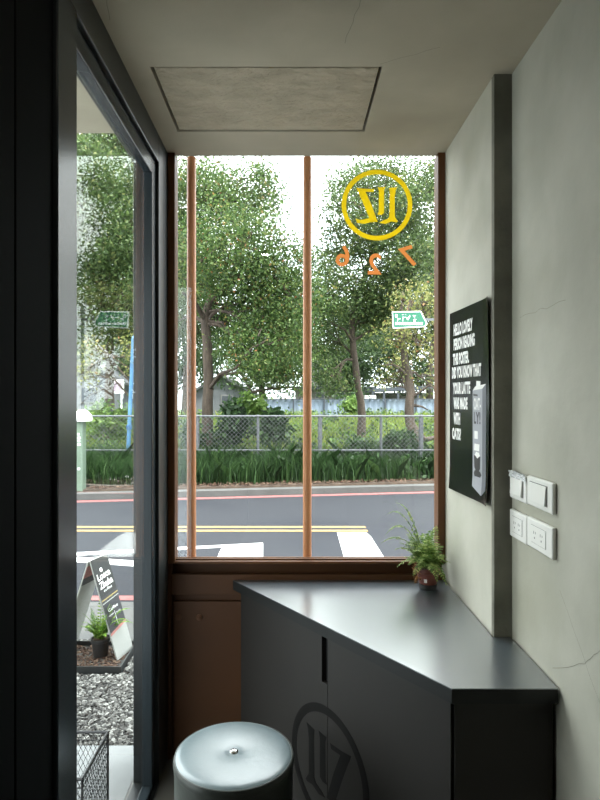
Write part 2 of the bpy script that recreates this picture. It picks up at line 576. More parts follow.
# ------------------------------------------------------------------ window wall
win = empty('window_1', (0.06, YW, 0.84)); tag(win, 'tall brown framed shop window facing the street', 'window', kind='structure')
zs = EYE - (557 - 400) / F * (YW + .07)      # glass bottom seen over the sill: .846
mb = MB()
mb.box((XL, YW, zs - .0105), (-.480, YW + .07, CH - .001))
mb.box((.617, YW, zs - .0105), (XS, YW + .07, CH - .001))
mb.box((-.480, YW, zs - .0105), (.617, YW + .07, zs))
build('window_frame', mb, M_BROWN, win, bevel=.002)
build('glass_pane', MB().box((-.482, YW + .032, zs - .004), (.619, YW + .040, CH - .001)), M_GLASS, win)
mb = MB()
mb.box((-.480, YW + .020, zs), (.617, YW + .031, zs + .006))
mb.box((-.480, YW + .041, zs), (.617, YW + .052, zs + .006))
build('glazing_bead', mb, M_BROWN, win)

mb = MB()
mb.box((XL, YW + .03, 0), (XS, YW + .06, .700))
mb.box((XL, YW + .06, 0), (XS, YW + .08, zs - .0105))        # recessed backing
mb.box((XL, YW + .004, .687), (XS, YW + .03, .771))  # rail
mb.box((XL, YW + .002, 0), (-.494, YW + .03, zs - .0105))
wf = struct('wall_front', mb, M_BROWN2, label='brown board wall below the window', cat='wall', bevel=.002)
mb = MB().box((-.488, YW + .010, .02), (XS, YW + .03, .657))
build('board', mb, M_BROWN2, wf, bevel=.003)
for bx in (178.5, 199.5):
    c = P(bx, 617, YW + .012)
    mb = MB()
    ang = [2 * PI * k / 24 for k in range(24)]
    for r, y0, y1 in ((.0135, .0105, .004), (.009, .004, .000)):
        mb.prism([(c.x + r * math.cos(a), YW + y0, c.z + r * math.sin(a)) for a in ang], (0, y1 - y0, 0))
    mb.prism([(c.x + .0075 * math.cos(PI / 3 * k), YW + .0, c.z + .0075 * math.sin(PI / 3 * k)) for k in range(6)], (0, -.004, 0))
    build('bolt', mb, M_BROWN, wf, bevel=.0012)
# outside cheeks of the building
struct('wall_outside', MB().box((XS + .3, 2.40, -.12), (1.9, 2.56, CH)), M_HOUSE2, label='plaster street wall right of the window', cat='wall')

# poles outside the glass
for (x0, x1), lab in (((187, 196), 'left orange brown steel tube standing outside the window'),
                      ((303, 311.5), 'middle orange brown steel tube standing outside the window')):
    Y = 2.602
    xc = ((x0 + x1) / 2 - VX) / F * Y
    r = (x1 - x0) / 2 / F * Y
    t = empty('vertical_pole', (xc, Y, -.1))
    tag(t, lab, 'pole', 'orange brown poles outside the window')
    build('tube', MB().tube([(xc, Y, -.09), (xc, Y, 2.55)], r, 24), M_POLE, t, smooth=True)
    build('collar', MB().tube([(xc, Y, 2.55), (xc, Y, 2.64)], r * .8, 20), M_METAL, t, smooth=True)
    build('foot_plate', MB().box((xc - .03, Y - .03, -.1), (xc + .03, Y + .03, -.09)), M_POLE, t)
struct('soffit', MB().box((-4.2, -1.0, CH + .105), (-.62, 2.56, CH + .25)), M_CEIL, label='pale concrete soffit above the slab outside the glass door', cat='soffit')
struct('trim_2', MB().box((-.62, 2.542, 2.64), (1.0, 2.68, CH + .25)), M_CEIL, label='concrete lintel edge above the poles', cat='lintel')

# ------------------------------------------------------------------ glass lettering
LETTERS = {
    'L': [(380, 195), (435, 188), (425, 212), (419, 250), (419, 398), (441, 430), (432, 437), (395, 432), (350, 449), (308, 441), (335, 424), (368, 412), (380, 396), (383, 235)],
    'I': [(298, 190), (351, 187), (343, 212), (343, 372), (326, 384), (294, 382), (305, 364), (307, 214)],
    'Z': [(146, 193), (200, 200), (276, 203), (268, 223), (212, 221), (252, 310), (298, 434), (240, 437), (205, 448), (152, 441), (143, 410), (175, 421), (238, 408), (205, 325), (165, 235)],
}


def tri_poly(mb, pts2, fn, nrm, th):
    from mathutils.geometry import tessellate_polygon
    P3 = [Vector((a, b, 0)) for a, b in pts2]
    tris = tessellate_polygon([P3])
    n = len(pts2)
    nrm = Vector(nrm) * th
    A = [fn(a, b) for a, b in pts2]
    vs = [tuple(a) for a in A] + [tuple(Vector(a) + nrm) for a in A]
    fs = [tuple(t) for t in tris] + [tuple(i + n for i in reversed(t)) for t in tris]
    fs += [(i, (i + 1) % n, n + (i + 1) % n, n + i) for i in range(n)]
    mb.add(vs, fs)


def ring(mb, fn, ro, ri, nrm, th, n=64):
    nrm = Vector(nrm) * th
    vs, fs = [], []
    for k in range(n):
        a = 2 * PI * k / n
        for r in (ro, ri):
            p = Vector(fn(r * math.cos(a), r * math.sin(a)))
            vs += [tuple(p), tuple(p + nrm)]
    for k in range(n):
        a, b = 4 * k, 4 * ((k + 1) % n)
        fs += [(a, b, b + 2, a + 2), (a + 1, a + 3, b + 3, b + 1), (a, a + 1, b + 1, b), (a + 2, b + 2, b + 3, a + 3)]
    mb.add(vs, fs)


YG = YW + .0305
ctr = P(377, 205, YG)
logo = empty('logo_decal', ctr)
tag(logo, 'round yellow vinyl emblem with mirrored letters on the window glass', 'logo')
k = YG / F


def fg(a, b):
    return Vector((ctr.x + a * k, YG, ctr.z + b * k))


mb = MB(); ring(mb, fg, 35.4, 30.8, (0, 1, 0), .0008); build('ring', mb, M_YELLOW, logo)
for ch in 'LIZ':
    mb = MB()
    tri_poly(mb, [((a - 293) / 7.06, -(b - 315) / 7.06) for a, b in LETTERS[ch]], fg, (0, 1, 0), .0008)
    build('letter', mb, M_YELLOW, logo)
for ch, px, py, rot, lab in (('6', 343.5, 256, 18, 'mirrored orange numeral six on the window glass'),
                             ('2', 374.5, 264, 0, 'mirrored orange numeral two on the window glass'),
                             ('7', 408, 257, -18, 'mirrored orange numeral seven on the window glass')):
    V, Fs = text_mesh(ch, 29 * k, 0.0022)
    V[:, 0] -= (V[:, 0].max() + V[:, 0].min()) / 2
    V[:, 1] -= (V[:, 1].max() + V[:, 1].min()) / 2
    a = math.radians(rot)
    X = -V[:, 0]
    Z = V[:, 1]
    c = P(px, py, YG)
    W = np.stack([c.x + X * math.cos(a) + Z * math.sin(a), np.full(len(X), YG), c.z - X * math.sin(a) + Z * math.cos(a)], -1)
    mb = MB().add(W, Fs)
    o = build('numeral_decal', mb, M_ORANGE)
    tag(o, lab, 'numeral', 'orange numerals on the window')

# ------------------------------------------------------------------ worktop and corner cabinet
ZT = 0.75
A0, A1 = Vector((-.2375, YW - .001, 0)), Vector((.4207, 1.56, 0))
u = (A1 - A0).normalized()
nn = Vector((u.y, -u.x, 0))                # towards the camera side
if nn.y > 0: nn = -nn
top = [(-.2375, 2.499), (.4207, 1.56), (.697, 1.56), (.697, 1.897), (.640, 1.897), (.640, 2.499)]
wt = empty('worktop', (.3, 2.1, ZT - .04)); tag(wt, 'dark slate angular worktop under the window', 'worktop')
mb = MB().prism([(x, y, ZT - .003) for x, y in top], (0, 0, .003)); build('surface', mb, M_TOP, wt)
mb = MB().prism([(x, y, ZT - .04) for x, y in top], (0, 0, .037)); build('edge_band', mb, M_EDGE, wt)

cab = empty('corner_cabinet', (.35, 2.1, 0)); tag(cab, 'charcoal corner cabinet with round emblem under the worktop', 'cabinet')
ins = .022
B0 = A0 - nn * (ins + .019); B1 = A1 - nn * (ins + .019)
ye = A1.y + ins


def at_y(p, y):
    return p + u * ((y - p.y) / u.y)


c0 = at_y(B0, 2.49); c1 = at_y(B1, ye + .02)
mb = MB().prism([(c0.x, c0.y, .0), (c1.x, c1.y, .0), (.693, ye + .02, .0), (.693, 1.893, .0), (.636, 1.893, .0), (.636, 2.49, .0)], (0, 0, ZT - .042))
build('body', mb, M_CAB, cab)
D0 = A0 - nn * ins     # outer plane of the doors


def face_pt(s, z, off=0.0):
    p = D0 + u * s + nn * off
    return Vector((p.x, p.y, z))


def s_at_px(px, off=0.0):
    r = (px - VX) / F
    p = D0 + nn * off
    return (p.x - r * p.y) / (r * u.y - u.x)


s_a = (2.492 - D0.y) / u.y + .004
s_m = s_at_px(327.6)
s_e = (ye + .001 - D0.y) / u.y - .010
sl = s_at_px(321.8)
pz = lambda py, s: EYE - (py - VY) / F * face_pt(s, 0).y
z1, z2 = pz(638, s_m), pz(685, s_m)
zt = ZT - .044
doorL = [(s_a, .05), (s_m - .0012, .05), (s_m - .0012, z2), (sl, z2), (sl, z1), (s_m - .0012, z1), (s_m - .0012, zt), (s_a, zt)]
doorR = [(s_m + .0012, .05), (s_e, .05), (s_e, zt), (s_m + .0012, zt)]
M = MB(); tri_poly(M, doorL, lambda a, b: face_pt(a, b), -nn, .018); dL = build('door', M, M_CAB, cab)
dL['label'] = 'left cabinet door with slot cut for a handle'
M = MB(); tri_poly(M, doorR, lambda a, b: face_pt(a, b), -nn, .018); dR = build('door', M, M_CAB, cab)
M = MB(); tri_poly(M, [(sl, z2), (s_m - .0012, z2), (s_m - .0012, z1), (sl, z1)], lambda a, b: face_pt(a, b, -.0175), -nn, .0005)
build('handle_slot', M, M_SEAL, cab)
pe = face_pt(s_e, 0)
mb = MB().box((pe.x + .010, ye + .002, .05), (.694, ye + .019, zt)); build('end_panel', mb, M_CAB, cab)
mb = MB().prism([face_pt(s_a, 0, -.04), face_pt(s_e, 0, -.04), face_pt(s_e, 0, -.03), face_pt(s_a, 0, -.03)], (0, 0, .048)); build('plinth', mb, M_EDGE, cab)
# emblem printed on the doors, cut at the seam
s0, s1 = s_at_px(292), s_at_px(369.5)
sc_, R_ = (s0 + s1) / 2, (s1 - s0) / 2
zc = pz(703.5, s_at_px(322)) - R_
sx = R_ / 35.4


def fc(a, b):
    return face_pt(sc_ + a * sx, zc + b * sx, .0002)


mb = MB(); ring(mb, fc, 35.4, 30.4, nn, .0004, 96)
build('emblem_ring', mb, M_LOGO, cab)
for ch in 'LIZ':
    mb = MB()
    tri_poly(mb, [(-(a - 293) / 7.06, -(b - 315) / 7.06) for a, b in LETTERS[ch]], fc, nn, .0004)
    build('emblem_letter', mb, M_LOGO, cab)

# ------------------------------------------------------------------ stool
sc0 = Vector((-.1665, 1.785, 0)); R = .178
st = empty('round_stool', sc0); tag(st, 'round grey green leatherette stool with a button in its top', 'stool')
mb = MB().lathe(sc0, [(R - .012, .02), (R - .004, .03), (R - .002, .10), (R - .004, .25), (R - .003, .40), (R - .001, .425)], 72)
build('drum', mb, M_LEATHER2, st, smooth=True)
mb = MB().lathe(sc0, [(R - .03, .0), (R - .02, .0), (R - .02, .022), (R - .03, .022)], 48); build('base_ring', mb, M_BLKPOT, st)
prof = [(R - .001, .425), (R - .0005, .432), (R - .001, .440), (R - .004, .4475), (R - .010, .4525), (R - .022, .456), (R - .04, .458), (R - .07, .4595), (R - .11, .4600), (.035, .4588), (.018, .4560), (.010, .4520), (.001, .4515)]
build('band', MB().lathe(sc0, [(R - .001, .4252), (R + .0005, .432), (R + .0005, .440), (R - .003, .4472), (R - .02, .4474)], 72), M_LEATHER2, st, smooth=True)
mb = MB().lathe(sc0, [(R - .03, .4475)] + prof[3:], 72); build('seat_cushion', mb, M_LEATHER, st, smooth=True)
for zz, rr in ((.4475, R - .0045),):
    pts = [(sc0.x + rr * math.cos(2 * PI * i / 72), sc0.y + rr * math.sin(2 * PI * i / 72), zz) for i in range(73)]
    build('piping', MB().tube(pts, .0028, 8, cap=False), M_LEATHER2, st, smooth=True)
mb = MB().lathe((sc0.x, sc0.y, .450), [(.002, .0), (.0125, .001), (.0135, .005), (.011, .0085), (.006, .0105), (.0005, .011)], 28)
build('button', mb, M_METAL, st, smooth=True)
sa = math.radians(-100)
mb = MB().tube([(sc0.x + (R - .002) * math.cos(sa), sc0.y + (R - .002) * math.sin(sa), z) for z in (.03, .2, .42)], .0022, 6)
build('side_seam', mb, M_LEATHER2, st)

# ------------------------------------------------------------------ poster
pl0, pl1 = 2.419, 1.925 + .004
po = empty('poster', (XS - .003, (pl0 + pl1) / 2, 1.15)); tag(po, 'black poster with white lettering and a drink carton, on the far plaster wall', 'poster')
pw = pl0 - pl1
zt0, zt1, zb0, zb1 = 1.847, 1.834, 1.145, 1.157


def fp(a, b, off=0.0):
    """a: 0 left .. 1 right, b: 0 bottom .. 1 top on the sheet"""
    zt_ = zt0 + (zt1 - zt0) * a
    zb_ = zb0 + (zb1 - zb0) * a
    curl = .010 * max(0, (a - .82) / .18) ** 2 * (.4 + .6 * abs(2 * b - 1)) + .003 * math.sin(a * 7 + b * 3) * a * (1 - a) + .005 * max(0, .12 - b) / .12
    return Vector((XS - .0035 - curl - off, pl0 - pw * a, zb_ + (zt_ - zb_) * b))


na, nb = 24, 30
vs = [fp(i / na, j / nb) for j in range(nb + 1) for i in range(na + 1)]
vs2 = [v + Vector((.0008, 0, 0)) for v in vs]
n1 = len(vs)
fs = [(j * (na + 1) + i, j * (na + 1) + i + 1, (j + 1) * (na + 1) + i + 1, (j + 1) * (na + 1) + i) for j in range(nb) for i in range(na)]
fs += [tuple(q + n1 for q in reversed(f)) for f in fs]
build('sheet', MB().add([tuple(v) for v in vs + vs2], fs), M_POSTER, po, smooth=True)
mb = MB()
lines = [('HELLO LOVELY', .12, .930, .50), ('PERSON READING', .12, .849, .55), ('THIS POSTER.', .10, .766, .43),
         ('DID YOU KNOW THAT', .075, .691, .74), ('YOUR LATTE', .10, .604, .46), ('WAS MADE', .12, .521, .37), ('WITH', .12, .436, .18), ('OATS?', .08, .351, .24)]
for body, a0, b1, w in lines:
    V, Fs = text_mesh(body, 1.0, 0.05, spacing=1.02)
    V[:, 0] -= V[:, 0].min(); V[:, 1] -= V[:, 1].min()
    V[:, 0] *= w / V[:, 0].max(); V[:, 1] *= .066 / V[:, 1].max()
    mb.add([tuple(fp(a0 + x, b1 - .066 + y, .0008)) for x, y, _ in V], Fs)
build('lettering', mb, M_INK, po)


def flat(mb, pts, off):
    mb.add([tuple(fp(a, b, off)) for a, b in pts], [tuple(range(len(pts)))])


# carton picture; coordinates measured on the sheet
def ink(name, pts, m, off):
    M = MB(); flat(M, pts, off); return build(name, M, m, po)


def small(name, body, a0, b0, w, h, m, off=.0012, bold=.03):
    V, Fs = text_mesh(body, 1.0, bold)
    V[:, 0] -= V[:, 0].min(); V[:, 1] -= V[:, 1].min()
    V[:, 0] *= w / V[:, 0].max(); V[:, 1] *= h / V[:, 1].max()
    M = MB().add([tuple(fp(a0 + x, b0 + y, off)) for x, y, _ in V], Fs)
    return build(name, M, m, po)


def grid_ink(name, q, m, off, nu=8, nv=20):
    """a printed quadrilateral that follows the sheet: corners bottom left, bottom right, top right, top left"""
    vs, fs = [], []
    for j in range(nv + 1):
        for i in range(nu + 1):
            s_, t_ = i / nu, j / nv
            a = (q[0][0] * (1 - s_) + q[1][0] * s_) * (1 - t_) + (q[3][0] * (1 - s_) + q[2][0] * s_) * t_
            b = (q[0][1] * (1 - s_) + q[1][1] * s_) * (1 - t_) + (q[3][1] * (1 - s_) + q[2][1] * s_) * t_
            vs.append(tuple(fp(a, b, off)))
    fs = [(j * (nu + 1) + i, j * (nu + 1) + i + 1, (j + 1) * (nu + 1) + i + 1, (j + 1) * (nu + 1) + i) for j in range(nv) for i in range(nu)]
    return build(name, MB().add(vs, fs), m, po)


grid_ink('carton_front_print', [(.615, .065), (.83, .033), (.84, .562), (.62, .555)], M_GREYINK, .0007)
grid_ink('carton_side_print', [(.83, .033), (.93, .068), (.93, .585), (.84, .562)], M_DKGREYINK, .0007)
ink('carton_gable_print', [(.62, .555), (.68, .575), (.93, .585), (.84, .562)], M_INK, .0008)
ink('carton_cap_print', [(.70, .568), (.71, .603), (.80, .60), (.80, .568)], M_INK, .0009)
ink('carton_bar_print', [(.635, .528), (.635, .538), (.74, .534), (.74, .524)], M_BLKINK, .0011)
small('carton_word_print', 'OAT-', .65, .455, .16, .062, M_INK)
small('carton_word_print', 'LY!', .65, .385, .15, .062, M_BLKINK)
ink('carton_word_print', [(.66, .31), (.66, .35), (.74, .35), (.74, .31)], M_INK, .0011)
ink('carton_word_print', [(.65, .25), (.66, .285), (.78, .285), (.77, .25)], M_INK, .0011)
ink('cup_print', [(.66, .165), (.645, .225), (.80, .225), (.79, .165), (.76, .147), (.70, .147)], M_BLKINK, .0012)
ink('saucer_print', [(.64, .135), (.66, .12), (.79, .12), (.82, .135), (.79, .150), (.67, .150)], M_BLKINK, .0011)
ink('cup_swirl_print', [(.67, .228), (.70, .245), (.77, .243), (.79, .228), (.73, .212)], M_INK, .0014)

# ------------------------------------------------------------------ switches and sockets
def plate(name, y0, y1, z0, z1, label, kind, group):
    """y0: far edge, y1: near edge"""
    t = empty(name, (XR, (y0 + y1) / 2, z0)); tag(t, label, 'switch' if kind == 's' else 'socket', group)
    e = .0015
    build('plate', MB().box((XR - .013, y1 + e, z0), (XR - .0005, y0 - e, z1)), M_PLATE, t, bevel=.005, seg=3)
    w, h = y0 - y1, z1 - z0
    if kind == 's':
        ya, yb, za, zb = y0 - w * .16, y1 + w * .20, z0 + h * .20, z1 - h * .18
        build('recess', MB().box((XR - .0140, yb - .003, za - .002), (XR - .0128, ya + .003, zb + .002)), M_PLATE2, t)
        mb = MB().prism([(XR - .014, ya, za), (XR - .017, ya, zb), (XR - .017, yb, zb), (XR - .024, yb, za)], (0.003, 0, 0))
        mb = MB().add([(XR - .0135, ya, za), (XR - .0135, yb, za), (XR - .0135, yb, zb), (XR - .0135, ya, zb),
                       (XR - .0205, ya, za), (XR - .0205, yb, za), (XR - .0165, yb, zb), (XR - .0165, ya, zb)],
                      [(0, 1, 2, 3), (4, 7, 6, 5), (0, 4, 5, 1), (1, 5, 6, 2), (2, 6, 7, 3), (3, 7, 4, 0)])
        build('rocker', mb, M_PLATE, t, bevel=.001)
    else:
        ya, yb, za, zb = y0 - w * .20, y1 + w * .24, z0 + h * .22, z1 - h * .22
        build('recess', MB().box((XR - .0134, yb - .001, za - .001), (XR - .0128, ya + .001, zb + .001)), M_PLATE2, t)
        build('insert', MB().box((XR - .0145, yb, za), (XR - .013, ya, zb)), M_PLATE, t, bevel=.0006)
        for cy in (ya - (ya - yb) * .27, ya - (ya - yb) * .73):
            mb = MB()
            zc_ = (za + zb) / 2 + .006
            for dy, hh in ((.006, .0085), (-.006, .0065)):
                mb.box((XR - .0149, cy + dy - .0012, zc_ - hh / 2), (XR - .0144, cy + dy + .0012, zc_ + hh / 2))
            mb.box((XR - .0149, cy - .0025, zc_ - .017), (XR - .0144, cy + .0025, zc_ - .012))
            build('socket_slot', mb, M_PLATE2, t)
    return t


ym = 1.750
s1_ = plate('light_switch', 1.888, ym, 1.195, 1.276, 'white wall switch wrapped in crumpled clear film, nearest the concrete step', 's', 'wall switches')
plate('light_switch', ym, 1.577, 1.197, 1.281, 'white wall switch with bare rocker, nearer the camera', 's', 'wall switches')
plate('wall_socket', 1.888, ym, 1.075, 1.160, 'white double socket below the film wrapped switch', 'o', 'wall sockets')
plate('wall_socket', ym, 1.577, 1.078, 1.163, 'white double socket below the bare rocker switch', 'o', 'wall sockets')
# crumpled film on the first switch
mb = MB()
nf = 14
vs = []
for j in range(7):
    for i in range(nf):
        vs.append((XR - .0135 - .006 * random.random(), 1.880 - (1.880 - ym - .002) * i / (nf - 1), 1.262 + .020 * j / 6 + random.uniform(-.002, .002)))
fs = [(j * nf + i, j * nf + i + 1, (j + 1) * nf + i + 1, (j + 1) * nf + i) for j in range(6) for i in range(nf - 1)]
mb.add(vs, fs)
build('plastic_film', mb, M_FILM, s1_)


# ------------------------------------------------------------------ ferns
def frond_quads(base, az, length, rise, droop, width, pairs=22, seed=0, twist=0):
    rnd = random.Random(seed)
    d = Vector((math.cos(az), math.sin(az), 0))
    pts = []
    for i in range(pairs + 1):
        t = i / pairs
        p = Vector(base) + d * (length * (t * (1 - .25 * rise) + .12 * t * t)) * (1 - .35 * rise) + Vector((0, 0, length * (rise * t - droop * t ** 2.4)))
        pts.append(p)
    out = []
    for i in range(2, pairs + 1):
        t = i / pairs
        p = pts[i]
        tan = (pts[i] - pts[i - 1]).normalized()
        side = tan.cross(Vector((0, 0, 1)))
        if side.length < 1e-3: side = Vector((-d.y, d.x, 0))
        side = (side.normalized() + Vector((0, 0, rnd.uniform(-.25, .25) + twist))).normalized()
        w = width * math.sin(PI * min(1, .12 + .88 * t) ** .8) * rnd.uniform(.85, 1.1) + .004
        lw = length / pairs * .42
        for s in (-1, 1):
            q = side * s
            tip = p + q * w + tan * lw * 1.2 - Vector((0, 0, w * .18))
            mid = p + q * w * .5
            out.append([p - tan * lw * .6, mid - tan * lw * .9 + Vector((0, 0, .001)), tip, mid + tan * lw])
    return pts, out


def fern(root, base, fronds, width, material, seed=1, pairs=22, rr=.0012):
    Q = []
    mb = MB()
    for k, (az, ln, rise, droop) in enumerate(fronds):
        pts, q = frond_quads(base + Vector((random.uniform(-.012, .012), random.uniform(-.012, .012), 0)), az, ln, rise, droop, width, pairs, seed * 100 + k)
        Q += q
        mb.tube(pts[::2], [rr * (1 - .7 * i / len(pts[::2])) for i in range(len(pts[::2]))], 5)
    quads('foliage', np.array([[tuple(a) for a in f] for f in Q]), material, root)
    build('stems', mb, material, root)


def pot(root, c, rt, rb, h, m, rim=.004, m2=None):
    build('pot', MB().lathe(c, [(rb, 0), (rb + (rt - rb) * .8, h * .8), (rt, h * .82), (rt + rim, h * .84), (rt + rim, h), (rt - .004, h), (rt - .008, h * .86), (.001, h * .84)], 36), m, root, smooth=True)
    build('soil', MB().lathe((c[0], c[1], c[2] + h * .84), [(rt - .008, 0), (rt - .01, .008), (rt * .5, .011), (.001, .012)], 24), M_SOIL, root)


fc0 = Vector((.548, 2.385, ZT))
f1 = empty('potted_fern', fc0); tag(f1, 'small fern in a terracotta pot at the window end of the worktop', 'plant')
build('pot', MB().lathe(fc0, [(.034, .022), (.044, .066), (.046, .067), (.049, .070), (.049, .088), (.044, .088), (.042, .078), (.001, .076)], 40), M_TERRA, f1, smooth=True)
build('pot_base', MB().lathe(fc0, [(.030, .0), (.034, .002), (.037, .022), (.0345, .023), (.001, .0235)], 40), M_BLKPOT, f1, smooth=True)
build('soil', MB().lathe(fc0 + Vector((0, 0, .076)), [(.042, 0), (.04, .006), (.001, .008)], 24), M_SOIL, f1)
rf = random.Random(5)
FR = []
for i in range(58):
    az = rf.uniform(0, 2 * PI)
    ln = rf.uniform(.11, .20)
    if abs(math.atan2(math.sin(az), math.cos(az))) < .9: ln *= .6       # wall on the right
    if 1.2 < az < 1.95: ln *= .75                                        # glass behind
    FR.append((az, ln, rf.uniform(.55, 1.3), rf.uniform(.2, .7)))
FR += [(2.85, .34, 1.3, .68), (3.05, .33, 1.2, .80), (3.2, .30, .95, .6), (2.95, .30, 1.45, .6), (3.3, .20, .9, .5), (2.7, .24, 1.5, .5), (-2.0, .22, 1.3, .6), (-2.6, .21, 1.1, .6), (-1.3, .2, 1.5, .7), (-2.2, .12, 1.0, .9), (-.9, .11, 1.35, .9), (1.5, .09, 1.7, .35),
       (3.6, .15, .75, .55), (-1.1, .10, 1.9, .8), (3.9, .12, .9, .9)]
fern(f1, fc0 + Vector((0, 0, .082)), FR, .024, LF_FERN, 3, 20)
mb = MB()
Q = []
for i in range(26):
    a = rf.uniform(2.6, 4.0); r = rf.uniform(.045, .062)
    c = fc0 + Vector((r * math.cos(a), r * math.sin(a), rf.uniform(.03, .088)))
    v = [c + Vector((rf.uniform(-.01, .01), rf.uniform(-.01, .01), rf.uniform(-.012, .012))) for _ in range(4)]
    Q.append([tuple(x) for x in v])
quads('dried_leaves', np.array(Q), LF_DRY, f1)
# pot print
mb = MB()
for a_ in range(5):
    a = math.radians(-122 + a_ * 3)
    r = .0425
    mb.add([(fc0.x + r * math.cos(a), fc0.y + r * math.sin(a), ZT + .034 + .003 * (a_ % 2)), (fc0.x + r * math.cos(a + .04), fc0.y + r * math.sin(a + .04), ZT + .034),
            (fc0.x + (r + .0035) * math.cos(a + .04), fc0.y + (r + .0035) * math.sin(a + .04), ZT + .048), (fc0.x + (r + .0035) * math.cos(a), fc0.y + (r + .0035) * math.sin(a), ZT + .05)], [(0, 1, 2, 3)])
build('print', mb, M_INK, f1)

# ------------------------------------------------------------------ outside ground
struct('ground_slab', MB().box((-4.0, 1.0, -.12), (-.62, 2.607, 0)), M_SLAB, label='pale stone slab outside the glass door', cat='paving', bevel=.003)
struct('ground_gravel', MB().box((-4.0, 2.607, -.12), (3.0, 3.76, -.012)), M_GRAVELBASE, label='grey gravel bed between shop and pavement', cat='gravel bed')
struct('pavement', MB().box((-9, 3.76, -.14), (9, 4.36, 0)), M_CONC, label='pale concrete pavement strip beside the gravel', cat='pavement', bevel=.004)
struct('kerb', MB().box((-9, 4.362, -.14), (9, 4.47, 0)), M_CONC, label='concrete kerb on the near side of the road', cat='kerb', bevel=.012)
zr = -.12


def kerbY(x):
    """near face of the far kerb, which drifts away to the right"""
    return 10.25 + .165 * x + .0 * x * x


xs = np.linspace(-14, 14, 15)
mb = MB()
road_poly = [(-14, 4.47, zr - .1), (14, 4.47, zr - .1)] + [(x, kerbY(x), zr - .1) for x in xs[::-1]]
mb.prism(road_poly, (0, 0, .1))
struct('road', mb, M_ASPH, label='grey asphalt road across the view', cat='road')


def strip(name, pts, m, th=.003):
    return build(name, MB().prism([tuple(p) for p in pts], (0, 0, th)), m)


o = strip('road_line', [(-9, 4.85, zr), (9, 4.85, zr), (9, 4.96, zr), (-9, 4.96, zr)], M_PINK); tag(o, 'faded red painted line along the near kerb', 'road marking')
o = strip('road_line', [(-14, kerbY(-14) - .22, zr), (14, kerbY(14) - .22, zr), (14, kerbY(14) - .04, zr), (-14, kerbY(-14) - .04, zr)], M_PINK); tag(o, 'faded red painted line along the far kerb', 'road marking')
xe = G(366, 528, zr).x
for ya, yb, lab in ((7.60, 7.70, 'farther of the two yellow centre lines on the road'), (7.38, 7.48, 'nearer of the two yellow centre lines on the road')):
    o = strip('road_line', [(-14, ya, zr), (xe, ya, zr), (xe, yb, zr), (-14, yb, zr)], M_YELPAINT); tag(o, lab, 'road marking', 'yellow centre lines')
# white markings
g_ = lambda a, b: G(a, b, zr)
pts = [g_(40, 558), g_(73, 556), g_(222, 547.5), g_(213, 566), g_(263, 566), g_(263, 543), g_(40, 554.5)]
mb = MB(); tri_poly(mb, [(p.x, p.y) for p in pts], lambda a, b: Vector((a, b, zr)), (0, 0, 1), .003)
tag(build('road_marking', mb, M_WHITEPAINT), 'white angular road marking left of centre, seen through the window', 'road marking')
pts = [g_(20, 560), g_(73, 562), g_(210, 572), g_(210, 566), g_(73, 556.8), g_(20, 556)]
mb = MB(); tri_poly(mb, [(p.x, p.y) for p in pts], lambda a, b: Vector((a, b, zr)), (0, 0, 1), .003)
tag(build('road_marking', mb, M_WHITEPAINT), 'thin slanting white road line seen through the glass door', 'road marking')
pts = [g_(337, 532.5), g_(366, 532.5), g_(371, 537), g_(395, 575), g_(349, 575)]
mb = MB(); tri_poly(mb, [(p.x, p.y) for p in pts], lambda a, b: Vector((a, b, zr)), (0, 0, 1), .003)
tag(build('road_marking', mb, M_WHITEPAINT), 'broad white road bar right of the middle pole', 'road marking')

# far kerb, verge and meadow
mb = MB()
mb.prism([(-14, kerbY(-14), zr), (14, kerbY(14), zr), (14, kerbY(14) + .24, zr), (-14, kerbY(-14) + .24, zr)], (0, 0, .10))
struct('kerb', mb, M_CONC, label='pale concrete kerb on the far side of the road', cat='kerb')


def field_z(x, y):
    t = np.clip((y - 11.7) / 12.0, 0, 1)
    return .02 + .50 * t * t * (3 - 2 * t)


NX, NY = 60, 50
gx = np.linspace(-22, 22, NX)
V = []
for j in range(NY):
    for i in range(NX):
        x = gx[i]
        y0 = kerbY(x) + .40 if abs(x) < 14 else kerbY(14 * np.sign(x)) + .4
        t = j / (NY - 1)
        y = y0 + (62 - y0) * t ** 1.7
        z = float(field_z(x, y)) - .04 + .03 * mnoise.noise(Vector((x, y, 0)))
        V.append((x, y, z))
fs = [(j * NX + i, j * NX + i + 1, (j + 1) * NX + i + 1, (j + 1) * NX + i) for j in range(NY - 1) for i in range(NX - 1)]
mb = MB().add(V, fs)
me_ground = build('ground', mb, M_FIELD, smooth=True); tag(me_ground, 'green meadow ground rising behind the wire fence', 'ground', kind='structure')
mb = MB()
mb.prism([(-14, kerbY(-14) + .241, -.03), (14, kerbY(14) + .241, -.03), (14, kerbY(14) + 1.15, -.03), (-14, kerbY(-14) + 1.6, -.03)], (0, 0, .045))
struct('ground_verge', mb, M_DIRT, label='bare brown verge strewn with leaves along the far kerb', cat='verge')


